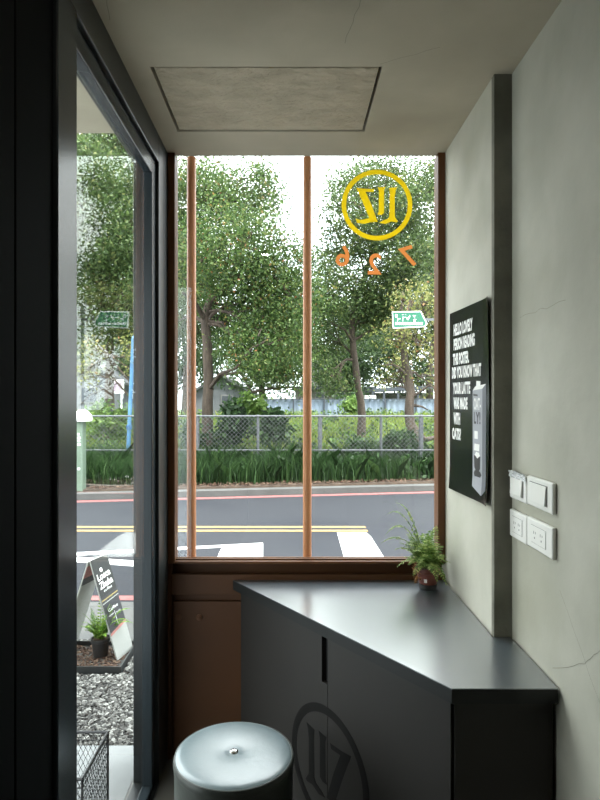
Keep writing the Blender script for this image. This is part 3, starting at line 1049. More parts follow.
# ------------------------------------------------------------------ scattered stuff
def stones(name, n, region, size, material, zbase, stack=.0, hole=None):
    """low stones: squashed noisy octahedra with extra ring"""
    x0, x1, y0, y1 = region
    base = []
    for a in range(6):
        base.append((math.cos(a * PI / 3), math.sin(a * PI / 3), 0))
    base = np.array(base + [(0, 0, 1), (0, 0, -1)])
    fc_ = [(i, (i + 1) % 6, 6) for i in range(6)] + [((i + 1) % 6, i, 7) for i in range(6)]
    c = np.stack([RNG.uniform(x0, x1, n), RNG.uniform(y0, y1, n), zbase + RNG.uniform(0, stack + 1e-6, n)], -1)
    if hole:
        k_ = ~((c[:, 0] > hole[0]) & (c[:, 0] < hole[1]) & (c[:, 1] > hole[2]) & (c[:, 1] < hole[3])); c = c[k_]; n = len(c)
    s = RNG.uniform(.6, 1.4, (n, 1, 1)) * size
    ax = np.stack([RNG.uniform(.8, 1.3, n), RNG.uniform(.5, .9, n), RNG.uniform(.35, .7, n)], -1)[:, None, :]
    V = base[None] * RNG.uniform(.75, 1.2, (n, 8, 1)) * ax * s
    th = RNG.uniform(0, PI, n); tl = RNG.uniform(-.6, .6, n)
    ct, sn = np.cos(th), np.sin(th)
    # tilt about x, then turn about z
    y = V[..., 1] * np.cos(tl)[:, None] - V[..., 2] * np.sin(tl)[:, None]
    z = V[..., 1] * np.sin(tl)[:, None] + V[..., 2] * np.cos(tl)[:, None]
    x = V[..., 0]
    X = x * ct[:, None] - y * sn[:, None]
    Y_ = x * sn[:, None] + y * ct[:, None]
    W = np.stack([X, Y_, z], -1) + c[:, None, :]
    F_ = (np.array(fc_)[None] + (np.arange(n) * 8)[:, None, None]).reshape(-1, 3)
    org = np.array([(x0 + x1) / 2, (y0 + y1) / 2, zbase])
    me = bpy.data.meshes.new(name)
    me.from_pydata((W.reshape(-1, 3) - org).tolist(), [], F_.tolist())
    me.materials.append(material)
    o = bpy.data.objects.new(name, me)
    o.location = org
    return link(o)


o = stones('gravel', 15000, (-1.75, -.35, 2.612, 3.755), .0115, M_STONES, -.010, .012, (-1.51, -.92, 3.29, 3.67)); tag(o, 'loose grey gravel outside the glass door', 'gravel', kind='stuff')
o = stones('gravel', 5000, (-.35, 2.6, 2.615, 3.755), .0155, M_STONES, -.012, .006); tag(o, 'loose grey gravel below the shop window', 'gravel', kind='stuff')


def blades(n, region, h, w, zfn, keep=None, lean=.35, yfn=None):
    x0, x1, y0, y1 = region
    x = RNG.uniform(x0, x1, n); y = RNG.uniform(y0, y1, n)
    if keep is not None:
        k_ = keep(x, y); x, y = x[k_], y[k_]
    n = len(x)
    z = zfn(x, y)
    hh = h(x, y) * RNG.uniform(.55, 1.15, n)
    a = RNG.uniform(0, 2 * PI, n)
    ln = RNG.uniform(.05, lean, n) * hh
    wd = w * RNG.uniform(.6, 1.3, n)
    b = RNG.uniform(0, 2 * PI, n)
    sx_, sy_ = np.cos(b) * wd, np.sin(b) * wd
    B = np.stack([x, y, z], -1)
    Mid = B + np.stack([np.cos(a) * ln * .35, np.sin(a) * ln * .35, hh * .6], -1)
    T = B + np.stack([np.cos(a) * ln * 1.6, np.sin(a) * ln * 1.6, hh], -1)
    S = np.stack([sx_, sy_, np.zeros(n)], -1)
    return np.stack([B - S * .5, B + S * .5, Mid + S * .5, T, Mid - S * .5], 1)


clump = np.vectorize(lambda x, y: mnoise.noise(Vector((x * 1.1, y * 1.1, 5))))
Qm = blades(90000, (-8.5, 7.5, 11.9, 23.8), lambda x, y: .26 + .42 * np.clip(clump(x, y) + .5, 0, 1) + .0 * x, .024, lambda x, y: field_z(x, y) - .03)
o = quads('meadow_grass', Qm, LF_GRASS, None, 5); tag(o, 'bright sunlit meadow grass and weeds behind the wire fence', 'grass', kind='stuff')
vy0 = lambda x: kerbY(x) + .58
Qv = blades(60000, (-6.5, 5.5, 10.2, 12.5), lambda x, y: .44 + .26 * np.clip(clump(x * 1.7, y * 1.7) + .45, 0, 1) * np.clip((y - vy0(x)) / .5, .15, 1), .011,
            lambda x, y: 0 * x, keep=lambda x, y: (y > vy0(x) + .25 * RNG.uniform(-1, 1, len(x))) & (clump(x * 2.3, y * 2.3) > -.55), lean=.5)
o = quads('verge_grass', Qv, LF_VERGE, None, 5); tag(o, 'tall deep green grass growing along the foot of the fence', 'grass', kind='stuff')
def weeds(name, label, n, region, size, m, seed, h0, h1, thr, zf):
    R_ = np.random.default_rng(seed)
    x = R_.uniform(region[0], region[1], n); y = R_.uniform(region[2], region[3], n)
    kk = clump(x * 1.3 + seed, y * .9) > thr
    x, y = x[kk], y[kk]
    nb = len(x)
    per = 16
    z = zf(x, y)
    c = np.stack([x, y, z], -1)
    cen = np.repeat(c, per, 0) + R_.normal(0, .11, (nb * per, 3)) * np.array([1, 1, 0]) + np.stack([np.zeros(nb * per), np.zeros(nb * per), R_.uniform(.02, 1, nb * per) * np.repeat(R_.uniform(h0, h1, nb), per)], -1)
    m_ = len(cen)
    a = R_.normal(0, 1, (m_, 3)); a /= np.linalg.norm(a, axis=1)[:, None]
    b = np.cross(a, R_.normal(0, 1, (m_, 3))); b /= np.linalg.norm(b, axis=1)[:, None]
    sz = size * R_.uniform(.6, 1.4, (m_, 1))
    Q = np.stack([cen - a * sz * .5, cen - b * sz * .3, cen + a * sz * .5, cen + b * sz * .3], 1)
    o = quads(name, Q, m); tag(o, label, 'weeds', kind='stuff')


weeds('meadow_weeds', 'leafy dark green weeds scattered through the sunlit meadow', 2600, (-8, 7, 12.2, 23), .11, LF_DARKSHRUB, 21, .3, .75, .12, lambda x, y: field_z(x, y))
weeds('meadow_weeds', 'bright yellow green leafy weeds scattered through the sunlit meadow', 3000, (-8, 7, 12.2, 23), .10, LF_BRIGHT, 22, .3, .7, .08, lambda x, y: field_z(x, y))
weeds('verge_weeds', 'low leafy weeds along the foot of the wire fence', 900, (-6, 5, 11.15, 12.2), .09, LF_VERGE, 23, .15, .55, .0, lambda x, y: 0 * x)
# leaf litter
n = 5200
x = RNG.uniform(-6, 5.5, n); y = kerbY(x) + .27 + RNG.uniform(0, 1, n) ** 1.2 * .75
kk = ~((x > -3.75) & (x < -3.35) & (y < 10.4)); x, y = x[kk], y[kk]; n = len(x)
c = np.stack([x, y, np.full(n, .018) + RNG.uniform(0, .03, n)], -1)
d1 = RNG.normal(0, 1, (n, 3)); d1[:, 2] *= .35; d1 /= np.linalg.norm(d1, axis=1)[:, None]
d2 = np.cross(d1, np.array([0, 0, 1.0])) + RNG.normal(0, .2, (n, 3))
s = RNG.uniform(.02, .045, (n, 1))
Ql = np.stack([c - d1 * s, c - d2 * s * .5, c + d1 * s, c + d2 * s * .5], 1)
o = quads('leaf_litter', Ql, M_LITTER); tag(o, 'dry brown leaf litter between kerb and grass', 'leaves', kind='stuff')
o = stones('rubble_heap', 160, (-3.15, -2.45, 10.35, 10.95), .05, M_RUBBLE, .03, .14); tag(o, 'heap of pale rubble on the verge seen through the glass door', 'rubble', kind='stuff')
mb = MB()
for a_, b_, c_, r_ in (((75, 484), (110, 492), (135, 494), .02), ((75, 489), (100, 488), (135, 491), .014), ((90, 490), (120, 489), (141, 496), .012)):
    pa, pb, pc = P(*a_, 10.15), P(*b_, 10.2), P(*c_, 10.25)
    for p_ in (pa, pb, pc): p_.z = max(.04, p_.z)
    mb.tube([pa, pb, pc], [r_, r_ * .8, r_ * .5], 6)
tag(build('fallen_branch', mb, M_BARK), 'fallen bare branches lying on the verge beside the rubble', 'branch')

# ------------------------------------------------------------------ chain link fence
YF = 11.62
zt_, zm_ = EYE - 16 / F * YF, EYE - 50 / F * YF
fe = empty('chain_link_fence', (0, YF, 0)); tag(fe, 'galvanised chain link fence along the verge', 'fence')
X0, X1 = -6.2, 5.6
px_posts = [14, 75, 136, 197, 258, 320, 381, 421, 481, 541]
for p_ in px_posts:
    X = (p_ - VX) / F * YF
    if X0 - .1 < X < X1 + .1:
        build('post', MB().tube([(X, YF, -.02), (X, YF, zt_ + .03)], .045 if p_ in (320, 421, 14, 197) else .028, 10), M_GALV, fe, smooth=True)
for z in (zt_, zm_, .06):
    build('rail', MB().tube([(X0, YF - .045, z), (X1, YF - .045, z)], .018, 8), M_GALV, fe, smooth=True)
Q = []
pitch = .085
hgt = zt_ - .05
r_ = .0032
nW = int((X1 - X0 + hgt) / pitch)
for sgn in (-1, 1):
    for i in range(nW):
        a = X0 + i * pitch - (hgt if sgn > 0 else 0)
        pa = [a if sgn > 0 else a, .05]
        x0_, z0_ = a, .05
        x1_, z1_ = a + sgn * hgt if sgn > 0 else a - hgt, zt_
        # clip
        def cl(xq):
            return .05 + (xq - x0_) * (z1_ - z0_) / (x1_ - x0_)
        xa, za, xb, zb = x0_, z0_, x1_, z1_
        lo_, hi_ = (xa, xb) if xa < xb else (xb, xa)
        if hi_ < X0 or lo_ > X1: continue
        if xa < X0: xa, za = X0, cl(X0)
        if xb < X0: xb, zb = X0, cl(X0)
        if xa > X1: xa, za = X1, cl(X1)
        if xb > X1: xb, zb = X1, cl(X1)
        yy = YF - .075 + sgn * .003
        dz = r_ * .7
        for oy in (0,):
            Q.append([(xa - r_, yy, za), (xa + r_, yy, za), (xb + r_, yy, zb), (xb - r_, yy, zb)])
            Q.append([(xa, yy - r_, za), (xa, yy + r_, za), (xb, yy + r_, zb), (xb, yy - r_, zb)])
quads('wire_mesh', np.array(Q), M_WIRE, fe)


# ------------------------------------------------------------------ trees
def leaves_in(blobs, n, size, gap=0.0, seed=0, per=26, spread=.16, flat_=.75):
    """leaf diamonds in small clumps inside ellipsoidal blobs (centre, rx, rz)"""
    R_ = np.random.default_rng(seed)
    w = np.array([b[1] ** 2 * b[2] for b in blobs]) ** .8
    w = w / w.sum()
    nc = max(1, n // per)
    idx = R_.choice(len(blobs), nc, p=w)
    C = np.array([[*b[0]] for b in blobs])[idx]
    RX = np.array([[b[1], b[1] * .8, b[2]] for b in blobs])[idx]
    d = R_.normal(0, 1, (nc, 3)); d /= np.linalg.norm(d, axis=1)[:, None]
    rr = R_.uniform(.15, 1, (nc, 1)) ** .5
    C = C + d * rr * RX
    if gap:
        nz = np.array([mnoise.noise(Vector((c[0] * 1.6, c[1] * 1.6, c[2] * 1.6 + seed))) for c in C])
        C = C[nz > -.5 + gap]
        nc = len(C)
    cen = np.repeat(C, per, 0) + R_.normal(0, spread, (nc * per, 3)) * np.array([1, 1, flat_])
    m = len(cen)
    a = R_.normal(0, 1, (m, 3)); a[:, 2] -= .35; a /= np.linalg.norm(a, axis=1)[:, None]
    b = np.cross(a, R_.normal(0, 1, (m, 3))); b /= np.linalg.norm(b, axis=1)[:, None]
    s = size * R_.uniform(.6, 1.3, (m, 1))
    return np.stack([cen - a * s * .5, cen - b * s * .26, cen + a * s * .5, cen + b * s * .26], 1), C


def curve_pts(a, b, sag, n=6, jit=.03, rnd=random):
    a, b = Vector(a), Vector(b)
    L_ = (b - a).length
    out = []
    for i in range(n + 1):
        t = i / n
        p = a.lerp(b, t) + Vector((0, 0, sag * L_ * math.sin(PI * t)))
        if 0 < i < n:
            p += Vector((rnd.uniform(-1, 1), rnd.uniform(-1, 1), rnd.uniform(-1, 1))) * jit * L_
        out.append(p)
    return out


def tree(label, trunk_px, Y, r0, blobs_px, n, leafm, size, gap=0.0, seed=0, extra=(), name='tree', group=None, r1=None, twigs=True, depth=1.0, base_z=None, cat='tree', spread=.16):
    rnd = random.Random(seed)
    tp = [P(a, b, Y) for a, b in trunk_px]
    bz = float(field_z(0, Y)) - .03 if base_z is None else base_z
    tp[0].z = min(tp[0].z, bz)
    root = empty(name, tp[0]); tag(root, label, cat, group)
    mb = MB()
    k_ = len(tp)
    r1 = r1 or r0 * .45
    rad = [r0 * (1 - i / (k_ - 1)) + r1 * i / (k_ - 1) for i in range(k_)]
    rad[0] *= 1.25
    # smooth the trunk polyline
    P_, R2 = [], []
    for i in range(k_ - 1):
        for j in range(4):
            t = j / 4
            p0, p1, p2, p3 = tp[max(i - 1, 0)], tp[i], tp[i + 1], tp[min(i + 2, k_ - 1)]
            q = .5 * ((2 * p1) + (-p0 + p2) * t + (2 * p0 - 5 * p1 + 4 * p2 - p3) * t * t + (-p0 + 3 * p1 - 3 * p2 + p3) * t ** 3)
            P_.append(q + Vector((rnd.uniform(-1, 1), rnd.uniform(-1, 1), 0)) * r0 * .12); R2.append(rad[i] * (1 - t) + rad[i + 1] * t)
    P_.append(tp[-1]); R2.append(rad[-1])
    mb.tube(P_, R2, 10)
    build('trunk', mb, M_BARK, root, smooth=True)
    mb = MB()
    blobs = []
    for b in blobs_px:
        dy = rnd.uniform(-1, 1) * depth
        if len(b) > 3: dy = b[3]
        c = P(b[0], b[1], Y + dy)
        r = b[2] / F * Y
        blobs.append((c, r * rnd.uniform(.95, 1.15), r * rnd.uniform(.8, 1.0)))
    V, C = leaves_in(blobs, n, size, gap, seed, spread=spread)
    for bi, (c, r, _) in enumerate(blobs):
        j = min(range(len(P_)), key=lambda q: (P_[q] - c).length + max(0, P_[q].z - c.z + .3) * 2.5 + (8 if q < len(P_) * .35 else 0))
        j = min(len(P_) - 1, max(int(len(P_) * .38), j + (bi * 3) % 8 - 3))
        st_ = P_[j]
        pts = curve_pts(st_, c, .14, 6, .04, rnd)
        rb = min(R2[j] * .45, .048)
        mb.tube(pts, [rb * (1 - .75 * i / 6) for i in range(7)], 7)
        if twigs:
            near = [Vector(q) for q in C if (Vector(q) - c).length < r * 1.05]
            rnd.shuffle(near)
            for q in near[:9]:
                s_ = pts[rnd.randint(2, 6)]
                pp = curve_pts(s_, q, .05, 4, .07, rnd)
                mb.tube(pp, [.020 * (1 - .7 * i / 4) for i in range(5)], 5)
    for e in extra:
        pts = [P(a, b, Y + dy) for a, b, dy in e[0]]
        mb.tube(pts, [e[1] * (1 - .6 * i / (len(pts) - 1)) for i in range(len(pts))], 8)
    build('branches', mb, M_BARK, root, smooth=True)
    quads('foliage', V, leafm, root)
    return root


tree('nearest leafy tree between the left and middle poles', [(207, 452), (208, 400), (207, 345), (205, 318), (212, 298), (228, 282), (240, 255), (246, 225)], 13.0, .125,
     [(205, 195, 42), (240, 200, 45), (188, 250, 40), (235, 255, 48), (278, 262, 30), (290, 300, 34), (228, 325, 38), (268, 345, 38), (285, 380, 18, -.6), (182, 330, 28),
      (182, 190, 30), (262, 300, 32), (260, 372, 22, -.6), (295, 345, 26), (248, 178, 22), (196, 290, 26)],
     90000, LF_MID, .068, gap=.24, seed=3, depth=1.1, spread=.17,
     extra=(([(206, 322, 0), (196, 304, -.3), (182, 292, -.6)], .06), ([(212, 300, 0), (226, 288, -.5), (240, 276, -1.0), (243, 250, -1.2), (252, 232, -1.3)], .06), ([(200, 262, -1.3), (215, 250, -1.3), (228, 238, -1.3)], .03), ([(209, 390, 0), (220, 374, -.5), (236, 368, -1.0), (252, 348, -1.2), (268, 340, -1.3)], .045), ([(209, 388, 0), (222, 375, -.2), (240, 372, -.4), (252, 392, -.5)], .045),
            ([(252, 392, -.5), (275, 388, -.5), (300, 387, -.6)], .03)))
tree('slender leafy tree right of the middle pole', [(362, 436), (361, 405), (358, 385), (354, 350), (352, 320), (360, 290), (372, 255), (385, 220)], 15.0, .105,
     [(352, 185, 26), (385, 184, 34), (412, 205, 34), (352, 238, 30), (398, 250, 36), (338, 290, 30), (365, 315, 32), (322, 262, 20), (328, 340, 26), (385, 292, 34),
      (425, 182, 26), (330, 375, 22), (420, 265, 30), (316, 310, 16), (430, 230, 26), (340, 210, 22), (375, 215, 26)],
     80000, LF_DEEP, .075, gap=.24, seed=8, depth=1.2, spread=.19,
     extra=(([(355, 345, 0), (345, 330, -.2), (330, 322, -.3)], .04), ([(354, 340, 0), (375, 328, .1), (400, 322, .2)], .04)))
tree('leaning yellow leaved tree at the right edge of the window', [(423, 450), (414, 440), (410, 415), (410, 385), (405, 360), (402, 330), (412, 300)], 12.4, .125,
     [(405, 300, 22), (395, 335, 20), (424, 345, 22), (400, 372, 18), (384, 365, 12), (430, 385, 14), (416, 318, 20), (378, 385, 8), (432, 300, 20), (428, 410, 8)],
     2900, LF_YEL, .07, gap=.18, seed=12, depth=.5, r1=.05, spread=.15,
     extra=(([(411, 425, 0), (425, 440, .1), (440, 436, .2)], .09), ([(408, 400, 0), (430, 385, -.2), (440, 392, -.3)], .03)))
tree('leafy tree seen through the glass door', [(108, 440), (109, 400), (110, 360), (108, 320), (104, 280), (100, 230)], 16.0, .14,
     [(102, 185, 38), (74, 240, 34), (118, 240, 32), (140, 190, 34), (98, 290, 34), (135, 318, 26), (62, 190, 44), (84, 325, 22), (146, 250, 26), (150, 290, 24), (120, 150, 36), (66, 300, 30), (90, 215, 30), (105, 262, 28), (80, 170, 34), (118, 330, 20), (128, 285, 24), (84, 205, 30), (88, 235, 24), (90, 160, 30), (84, 285, 24), (100, 150, 30), (130, 225, 26)],
     80000, LF_DEEP, .105, gap=.05, seed=15, depth=1.2, spread=.2)
tree('sparse yellowing tree beside the blue pole', [(143, 450), (142, 400), (140, 360), (143, 320)], 12.6, .07,
     [(140, 345, 14), (146, 375, 12), (84, 372, 12), (95, 350, 10), (150, 400, 10), (140, 410, 8)], 1500, LF_YEL, .08, seed=19, depth=.3,
     extra=(([(141, 410, 0), (115, 380, .2), (80, 370, .3)], .03), ([(141, 395, 0), (105, 352, .2), (78, 348, .3)], .025), ([(118, 383, .2), (90, 395, .2), (75, 410, .3)], .015)))
far = [((60, 420), 34, .2, [(40, 300, 50), (80, 300, 40), (20, 240, 50), (70, 345, 30), (100, 350, 26), (85, 250, 40), (110, 200, 40)], 'far dark tree at the left behind the grey house'),
       ((150, 420), 31, .2, [(140, 330, 30), (150, 280, 30), (130, 370, 20), (160, 370, 20), (125, 240, 30)], 'far tree showing behind the blue pole'),
       ((186, 420), 27, .2, [(175, 310, 34), (190, 270, 34), (205, 340, 26), (175, 240, 34), (185, 365, 22), (215, 365, 18)], 'far tree showing behind the left pole'),
       ((262, 420), 31, .2, [(262, 320, 30), (290, 345, 26), (300, 300, 28), (240, 352, 22), (275, 368, 20), (310, 368, 18), (250, 375, 14)], 'far tree filling the gap left of the middle pole'),
       ((350, 420), 33, .2, [(345, 362, 20), (362, 345, 18), (340, 320, 26), (375, 330, 24), (356, 376, 16)], 'far dark round tree behind the slender tree'),
       ((430, 420), 29, .2, [(430, 330, 34), (410, 300, 30), (445, 280, 36), (390, 342, 26), (420, 370, 24), (392, 368, 22), (405, 384, 14), (378, 352, 18)], 'far tree behind the yellow leaved tree')]
for i, (b, Y, r, bl, lab) in enumerate(far):
    tree(lab, [b, (b[0], 380), (b[0] + 3, 340)], Y, r, bl, 15000, LF_FAR, .20, gap=.05, seed=40 + i, group='trees far behind the meadow', twigs=False, depth=1.5, spread=.4)

# shrubs in the meadow
def shrub(label, px, py_base, w, h, Y, n, lm, size, seed, spread=.1, name='shrub', bz=None):
    c = P(px, py_base, Y)
    top_ = P(px, py_base - h, Y).z
    z0 = float(field_z(0, Y)) - .02 if bz is None else bz
    root = empty(name, (c.x, Y, z0)); tag(root, label, 'shrub')
    wm = w / F * Y / 2
    R_ = random.Random(seed)
    blobs = []
    mb = MB()
    for i in range(7):
        q = Vector((c.x + R_.uniform(-.7, .7) * wm, Y + R_.uniform(-.5, .5) * wm, z0 + (top_ - z0) * R_.uniform(.45, .85)))
        blobs.append((q, wm * .42, (top_ - z0) * .2))
        mb.tube(curve_pts((c.x + R_.uniform(-.05, .05), Y, z0), q, .03, 4, .05, R_), [.018, .015, .012, .009, .006], 6)
    V, C = leaves_in(blobs, n, size, 0, seed, spread=spread, per=14)
    V = V[V[..., 2].min(axis=1) > z0]
    build('stems', mb, M_BARK, root)
    quads('foliage', V, lm, root)
    return root


shrub('broad leaved dark shrub beside the nearest tree trunk', 231, 448, 34, 48, 12.5, 1500, LF_DARKSHRUB, .16, 61)
shrub('bright green shrub behind the dark shrub', 251, 445, 30, 50, 14.2, 1700, LF_BRIGHT, .13, 62)
shrub('broad leaved dark shrub left of the middle pole', 275, 446, 30, 34, 12.4, 1300, LF_DARKSHRUB, .16, 63)
shrub('light green bush in front of the blue hoarding', 351, 418, 18, 22, 21.5, 900, LF_BRIGHT, .14, 64)
shrub('clipped green hedge beyond the blue hoarding', 344, 400, 44, 8, 26.2, 1600, LF_DARKSHRUB, .13, 70, spread=.16)
shrub('round green bush at the fence under the yellowing tree', 400, 480, 34, 52, 12.05, 900, LF_VERGE, .11, 65, bz=0)
shrub('green bush below the slender tree', 362, 452, 26, 26, 12.1, 800, LF_VERGE, .1, 66)
shrub('leafy bush in front of the grey house', 112, 450, 40, 46, 14.5, 2200, LF_BRIGHT, .12, 67)
shrub('small green bush at the far left of the fence', 192, 470, 14, 50, 12.2, 700, LF_DARKSHRUB, .11, 68, bz=0)

# ------------------------------------------------------------------ beyond the meadow
fz = .50
ho = empty('site_hoarding', (0, 24.6, fz - .02)); tag(ho, 'pale blue corrugated hoarding across the far side of the meadow', 'fence')
xa, xb = (263 - VX) / F * 24.6, (450 - VX) / F * 24.6
n = int((xb - xa) / .12)
pts = []
for i in range(n + 1):
    x = xa + (xb - xa) * i / n
    pts.append((x, 24.6 + (.025 if i % 2 else -.025)))
mb = MB()
zA, zB = fz - .02, EYE + 1.5 / F * 24.6 - .02
vs = [(x, y, z) for z in (zA, zB) for x, y in pts]
vs += [(x, y + .01, z) for z in (zA, zB) for x, y in pts]
m_ = n + 1
fs = [(i, i + 1, m_ + i + 1, m_ + i) for i in range(n)] + [(2 * m_ + i + 1, 2 * m_ + i, 3 * m_ + i, 3 * m_ + i + 1) for i in range(n)]
mb.add(vs, fs)
build('corrugated_sheet', mb, M_HOARD, ho)
x = xa
while x < xb:
    build('post', MB().box((x - .03, 24.48, zA), (x + .03, 24.56, zB + .02)), M_HOARDPOST, ho)
    x += 1.25
build('rail', MB().box((xa, 24.5, zB - .03), (xb, 24.57, zB + .01)), M_HOARDPOST, ho)


def bldg(name, label, px0, px1, pyt, Y, depth, wallm, roofm, wins=(), gable=0.0, cat='house', over=.25, winm=M_DARKWIN, sign=None):
    a, b = P(px0, pyt, Y), P(px1, pyt, Y)
    z0 = .42
    root = empty(name, ((a.x + b.x) / 2, Y + depth / 2, z0)); tag(root, label, cat)
    build('wall', MB().box((a.x, Y, z0), (b.x, Y + depth, a.z)), wallm, root)
    if gable:
        gz = gable / F * Y
        xm = (a.x + b.x) / 2
        mb = MB().prism([(a.x, Y + .01, a.z), (b.x, Y + .01, a.z), (xm, Y + .01, a.z + gz)], (0, depth - .02, 0))
        build('gable', mb, wallm, root)
        mb = MB()
        sl_ = gz / (xm - a.x)
        for s in (-1, 1):
            xe_ = xm + s * (xm - a.x + over)
            ze_ = a.z - sl_ * over
            mb.prism([(xm, Y - over, a.z + gz), (xe_, Y - over, ze_), (xe_, Y - over, ze_ + .12), (xm, Y - over, a.z + gz + .12)], (0, depth + 2 * over, 0))
        build('roof', mb, roofm, root)
    else:
        build('roof', MB().box((a.x - over, Y - over, a.z), (b.x + over, Y + depth + over, a.z + .15)), roofm, root)
    for w in wins:
        p0, p1 = P(w[0], w[1], Y), P(w[2], w[3], Y)
        f = build('window', MB().box((p0.x - .06, Y - .05, p1.z - .06), (p1.x + .06, Y - .001, p0.z + .06)), M_TRIMGREY, root)
        build('pane', MB().box((p0.x, Y - .07, p1.z), (p1.x, Y - .051, p0.z)), winm, f)
    return root


bldg('house', 'grey gabled house seen through the glass door', 56, 122, 382, 27, 7, M_HOUSE, M_ROOF, [(82, 388, 97, 402)], gable=20)
bldg('house', 'low pale grey house behind the nearest tree', 196, 246, 391, 30, 6, M_HOUSE, M_ROOF, [(222, 396, 232, 403)], gable=15)
bldg('building', 'warm white low building right of the middle pole', 314, 350, 352, 48, 8, M_HOUSE2, M_ROOF, [(318, 360, 325, 372), (331, 360, 338, 372), (318, 378, 325, 390), (331, 378, 338, 390)], cat='building')
bldg('building', 'long pale low building behind the hoarding', 296, 372, 389, 38, 6, M_HOUSE2, M_HOARDPOST, [(302, 393, 310, 398), (316, 393, 324, 398), (336, 393, 344, 398), (354, 393, 362, 398)], cat='building')
bldg('building', 'tall pale building with a blue band at the upper left', 20, 96, 268, 48, 8, M_HOUSE2, M_ROOF, [(40, 300, 58, 330), (64, 330, 76, 350)], gable=14, cat='building', winm=M_PALEBLUE)
bldg('building', 'white upper storey showing through leaves in the glass door', 106, 132, 290, 60, 6, M_HOUSE2, M_ROOF, [(110, 298, 118, 312)], cat='building')
# blue cladding of the tall building
rt = [o for o in COL.objects if o.get('label') == 'tall pale building with a blue band at the upper left'][0]
p0, p1 = P(20, 280, 47.9), P(92, 306, 47.9)
build('cladding', MB().box((p0.x, 47.85, p1.z), (p1.x, 47.97, p0.z)), M_PALEBLUE, rt)
# sign panel on the house
pn = empty('notice_panel', P(115, 392, 26.4)); tag(pn, 'white framed notice panel beside the grey house', 'sign')
p0, p1 = P(109.5, 381, 26.4), P(122.5, 392, 26.4)
build('frame', MB().box((p0.x - .06, 26.4, p1.z - .06), (p1.x + .06, 26.46, p0.z + .06)), M_WHITE, pn)
build('panel', MB().box((p0.x + .03, 26.37, p1.z + .03), (p1.x - .03, 26.4, p0.z - .03)), mat('mauve grey print', rgb(112, 92, 108), .6, col2=rgb(186, 172, 186), scale=6), pn)
for X in (p0.x + .05, p1.x - .05):
    build('leg', MB().box((X - .03, 26.41, .45), (X + .03, 26.45, p1.z)), M_WHITE, pn)

# carport
cp = empty('carport', P(392, 405, 29) * 1.0); cp.location.z = .46; tag(cp, 'white walled carport with a flat dark roof beyond the hoarding', 'carport')
p0, p1 = P(372, 390, 29), P(440, 394, 29)
mb = MB().prism([(p0.x, 28.4, p0.z - .10), (p1.x, 28.4, p1.z + .25), (p1.x, 28.4, p1.z + .42), (p0.x, 28.4, p0.z + .07)], (0, 3.6, 0)); build('roof', mb, M_HOARDPOST, cp)
build('back_wall', MB().box((p0.x, 31.8, .46), (p1.x, 31.9, p0.z - .1)), M_HOUSE2, cp)
for q in (373, 384, 398, 418):
    X = P(q, 400, 28.5).x
    build('post', MB().box((X - .05, 28.45, .46), (X + .05, 28.55, p0.z - .1)), M_HOARDPOST, cp)
# white van behind hoarding
def vehicle(name, label, px0, px1, pyt, Y, z0, m):
    a, b = P(px0, pyt, Y), P(px1, pyt, Y)
    L_ = b.x - a.x; H_ = a.z - z0
    r = empty(name, ((a.x + b.x) / 2, Y + .8, z0)); tag(r, label, 'car')
    prof = [(0, .18), (0, .5), (.05, .56), (.2, .62), (.34, .95), (.42, 1), (.8, 1), (.92, .64), (1, .58), (1, .18)]
    mb = MB(); tri_poly(mb, [(a.x + L_ * p, z0 + H_ * q) for p, q in prof], lambda s, t: Vector((s, Y, t)), (0, 1, 0), 1.6)
    build('body', mb, m, r, bevel=.05)
    mb = MB(); tri_poly(mb, [(a.x + L_ * p, z0 + H_ * q) for p, q in [(.25, .64), (.36, .92), (.78, .92), (.88, .64)]], lambda s, t: Vector((s, Y - .02, t)), (0, 1, 0), .015)
    build('side_window', mb, M_DARKWIN, r)
    for p in (.18, .8):
        c = Vector((a.x + L_ * p, Y - .03, z0 + H_ * .2))
        mb = MB().prism([(c.x + H_ * .2 * math.cos(2 * PI * i / 20), Y - .03, c.z + H_ * .2 * math.sin(2 * PI * i / 20)) for i in range(20)], (0, .2, 0))
        build('wheel', mb, M_BLKPOT, r)
    return r


vehicle('car', 'white car parked behind the hoarding near the carport', 364, 378, 402 - 6, 26.2, .50, M_WHITE)

# blue leaning pole; added column stands in for a door glass reflection
a, b = P(127, 452, 12.1), P(133.5, 338, 12.1); a.z = 0.0
bp = empty('blue_pole', a); tag(bp, 'sky blue leaning pole behind the fence seen through the glass door', 'pole')
build('shaft', MB().tube([a, b], .042, 12), M_BLUE, bp, smooth=True)
build('clamp', MB().tube([a.lerp(b, .33), a.lerp(b, .36)], .06, 12), mat('dark blue band', rgb(40, 84, 130), .5), bp, smooth=True)
build('cap', MB().tube([b, b + Vector((0.004, 0, .05))], [.042, .015], 12), M_BLUE, bp)
c = G(79, 500, 0.0); c = Vector((P(78.5, 480, 10.0).x, 10.0, .0))
cz = P(0, 420, 10.0).z
pi_ = empty('reflection_pillar', c); tag(pi_, 'added pale green column with a white dome, standing in for a glass reflection', 'pillar')
build('shaft', MB().box((c.x - .10, 9.9, -.02), (c.x + .10, 10.1, cz)), M_MINT, pi_, bevel=.02)
cx = P(82.5, 0, 10.0).x
build('dome', MB().lathe((cx, 10.0, cz - .02), [(.15, 0), (.16, .03), (.15, .09), (.11, .15), (.05, .19), (.002, .2)], 28), M_WHITE, pi_, smooth=True)
mb = MB()
for zq, wq in ((-.25, .03), (-.31, .05), (-.36, .04), (-.42, .05), (-.82, .04)):
    mb.box((c.x + .02, 9.895, cz + zq), (c.x + .02 + wq, 9.9, cz + zq + .035))
build('marks', mb, M_WHITE, pi_)

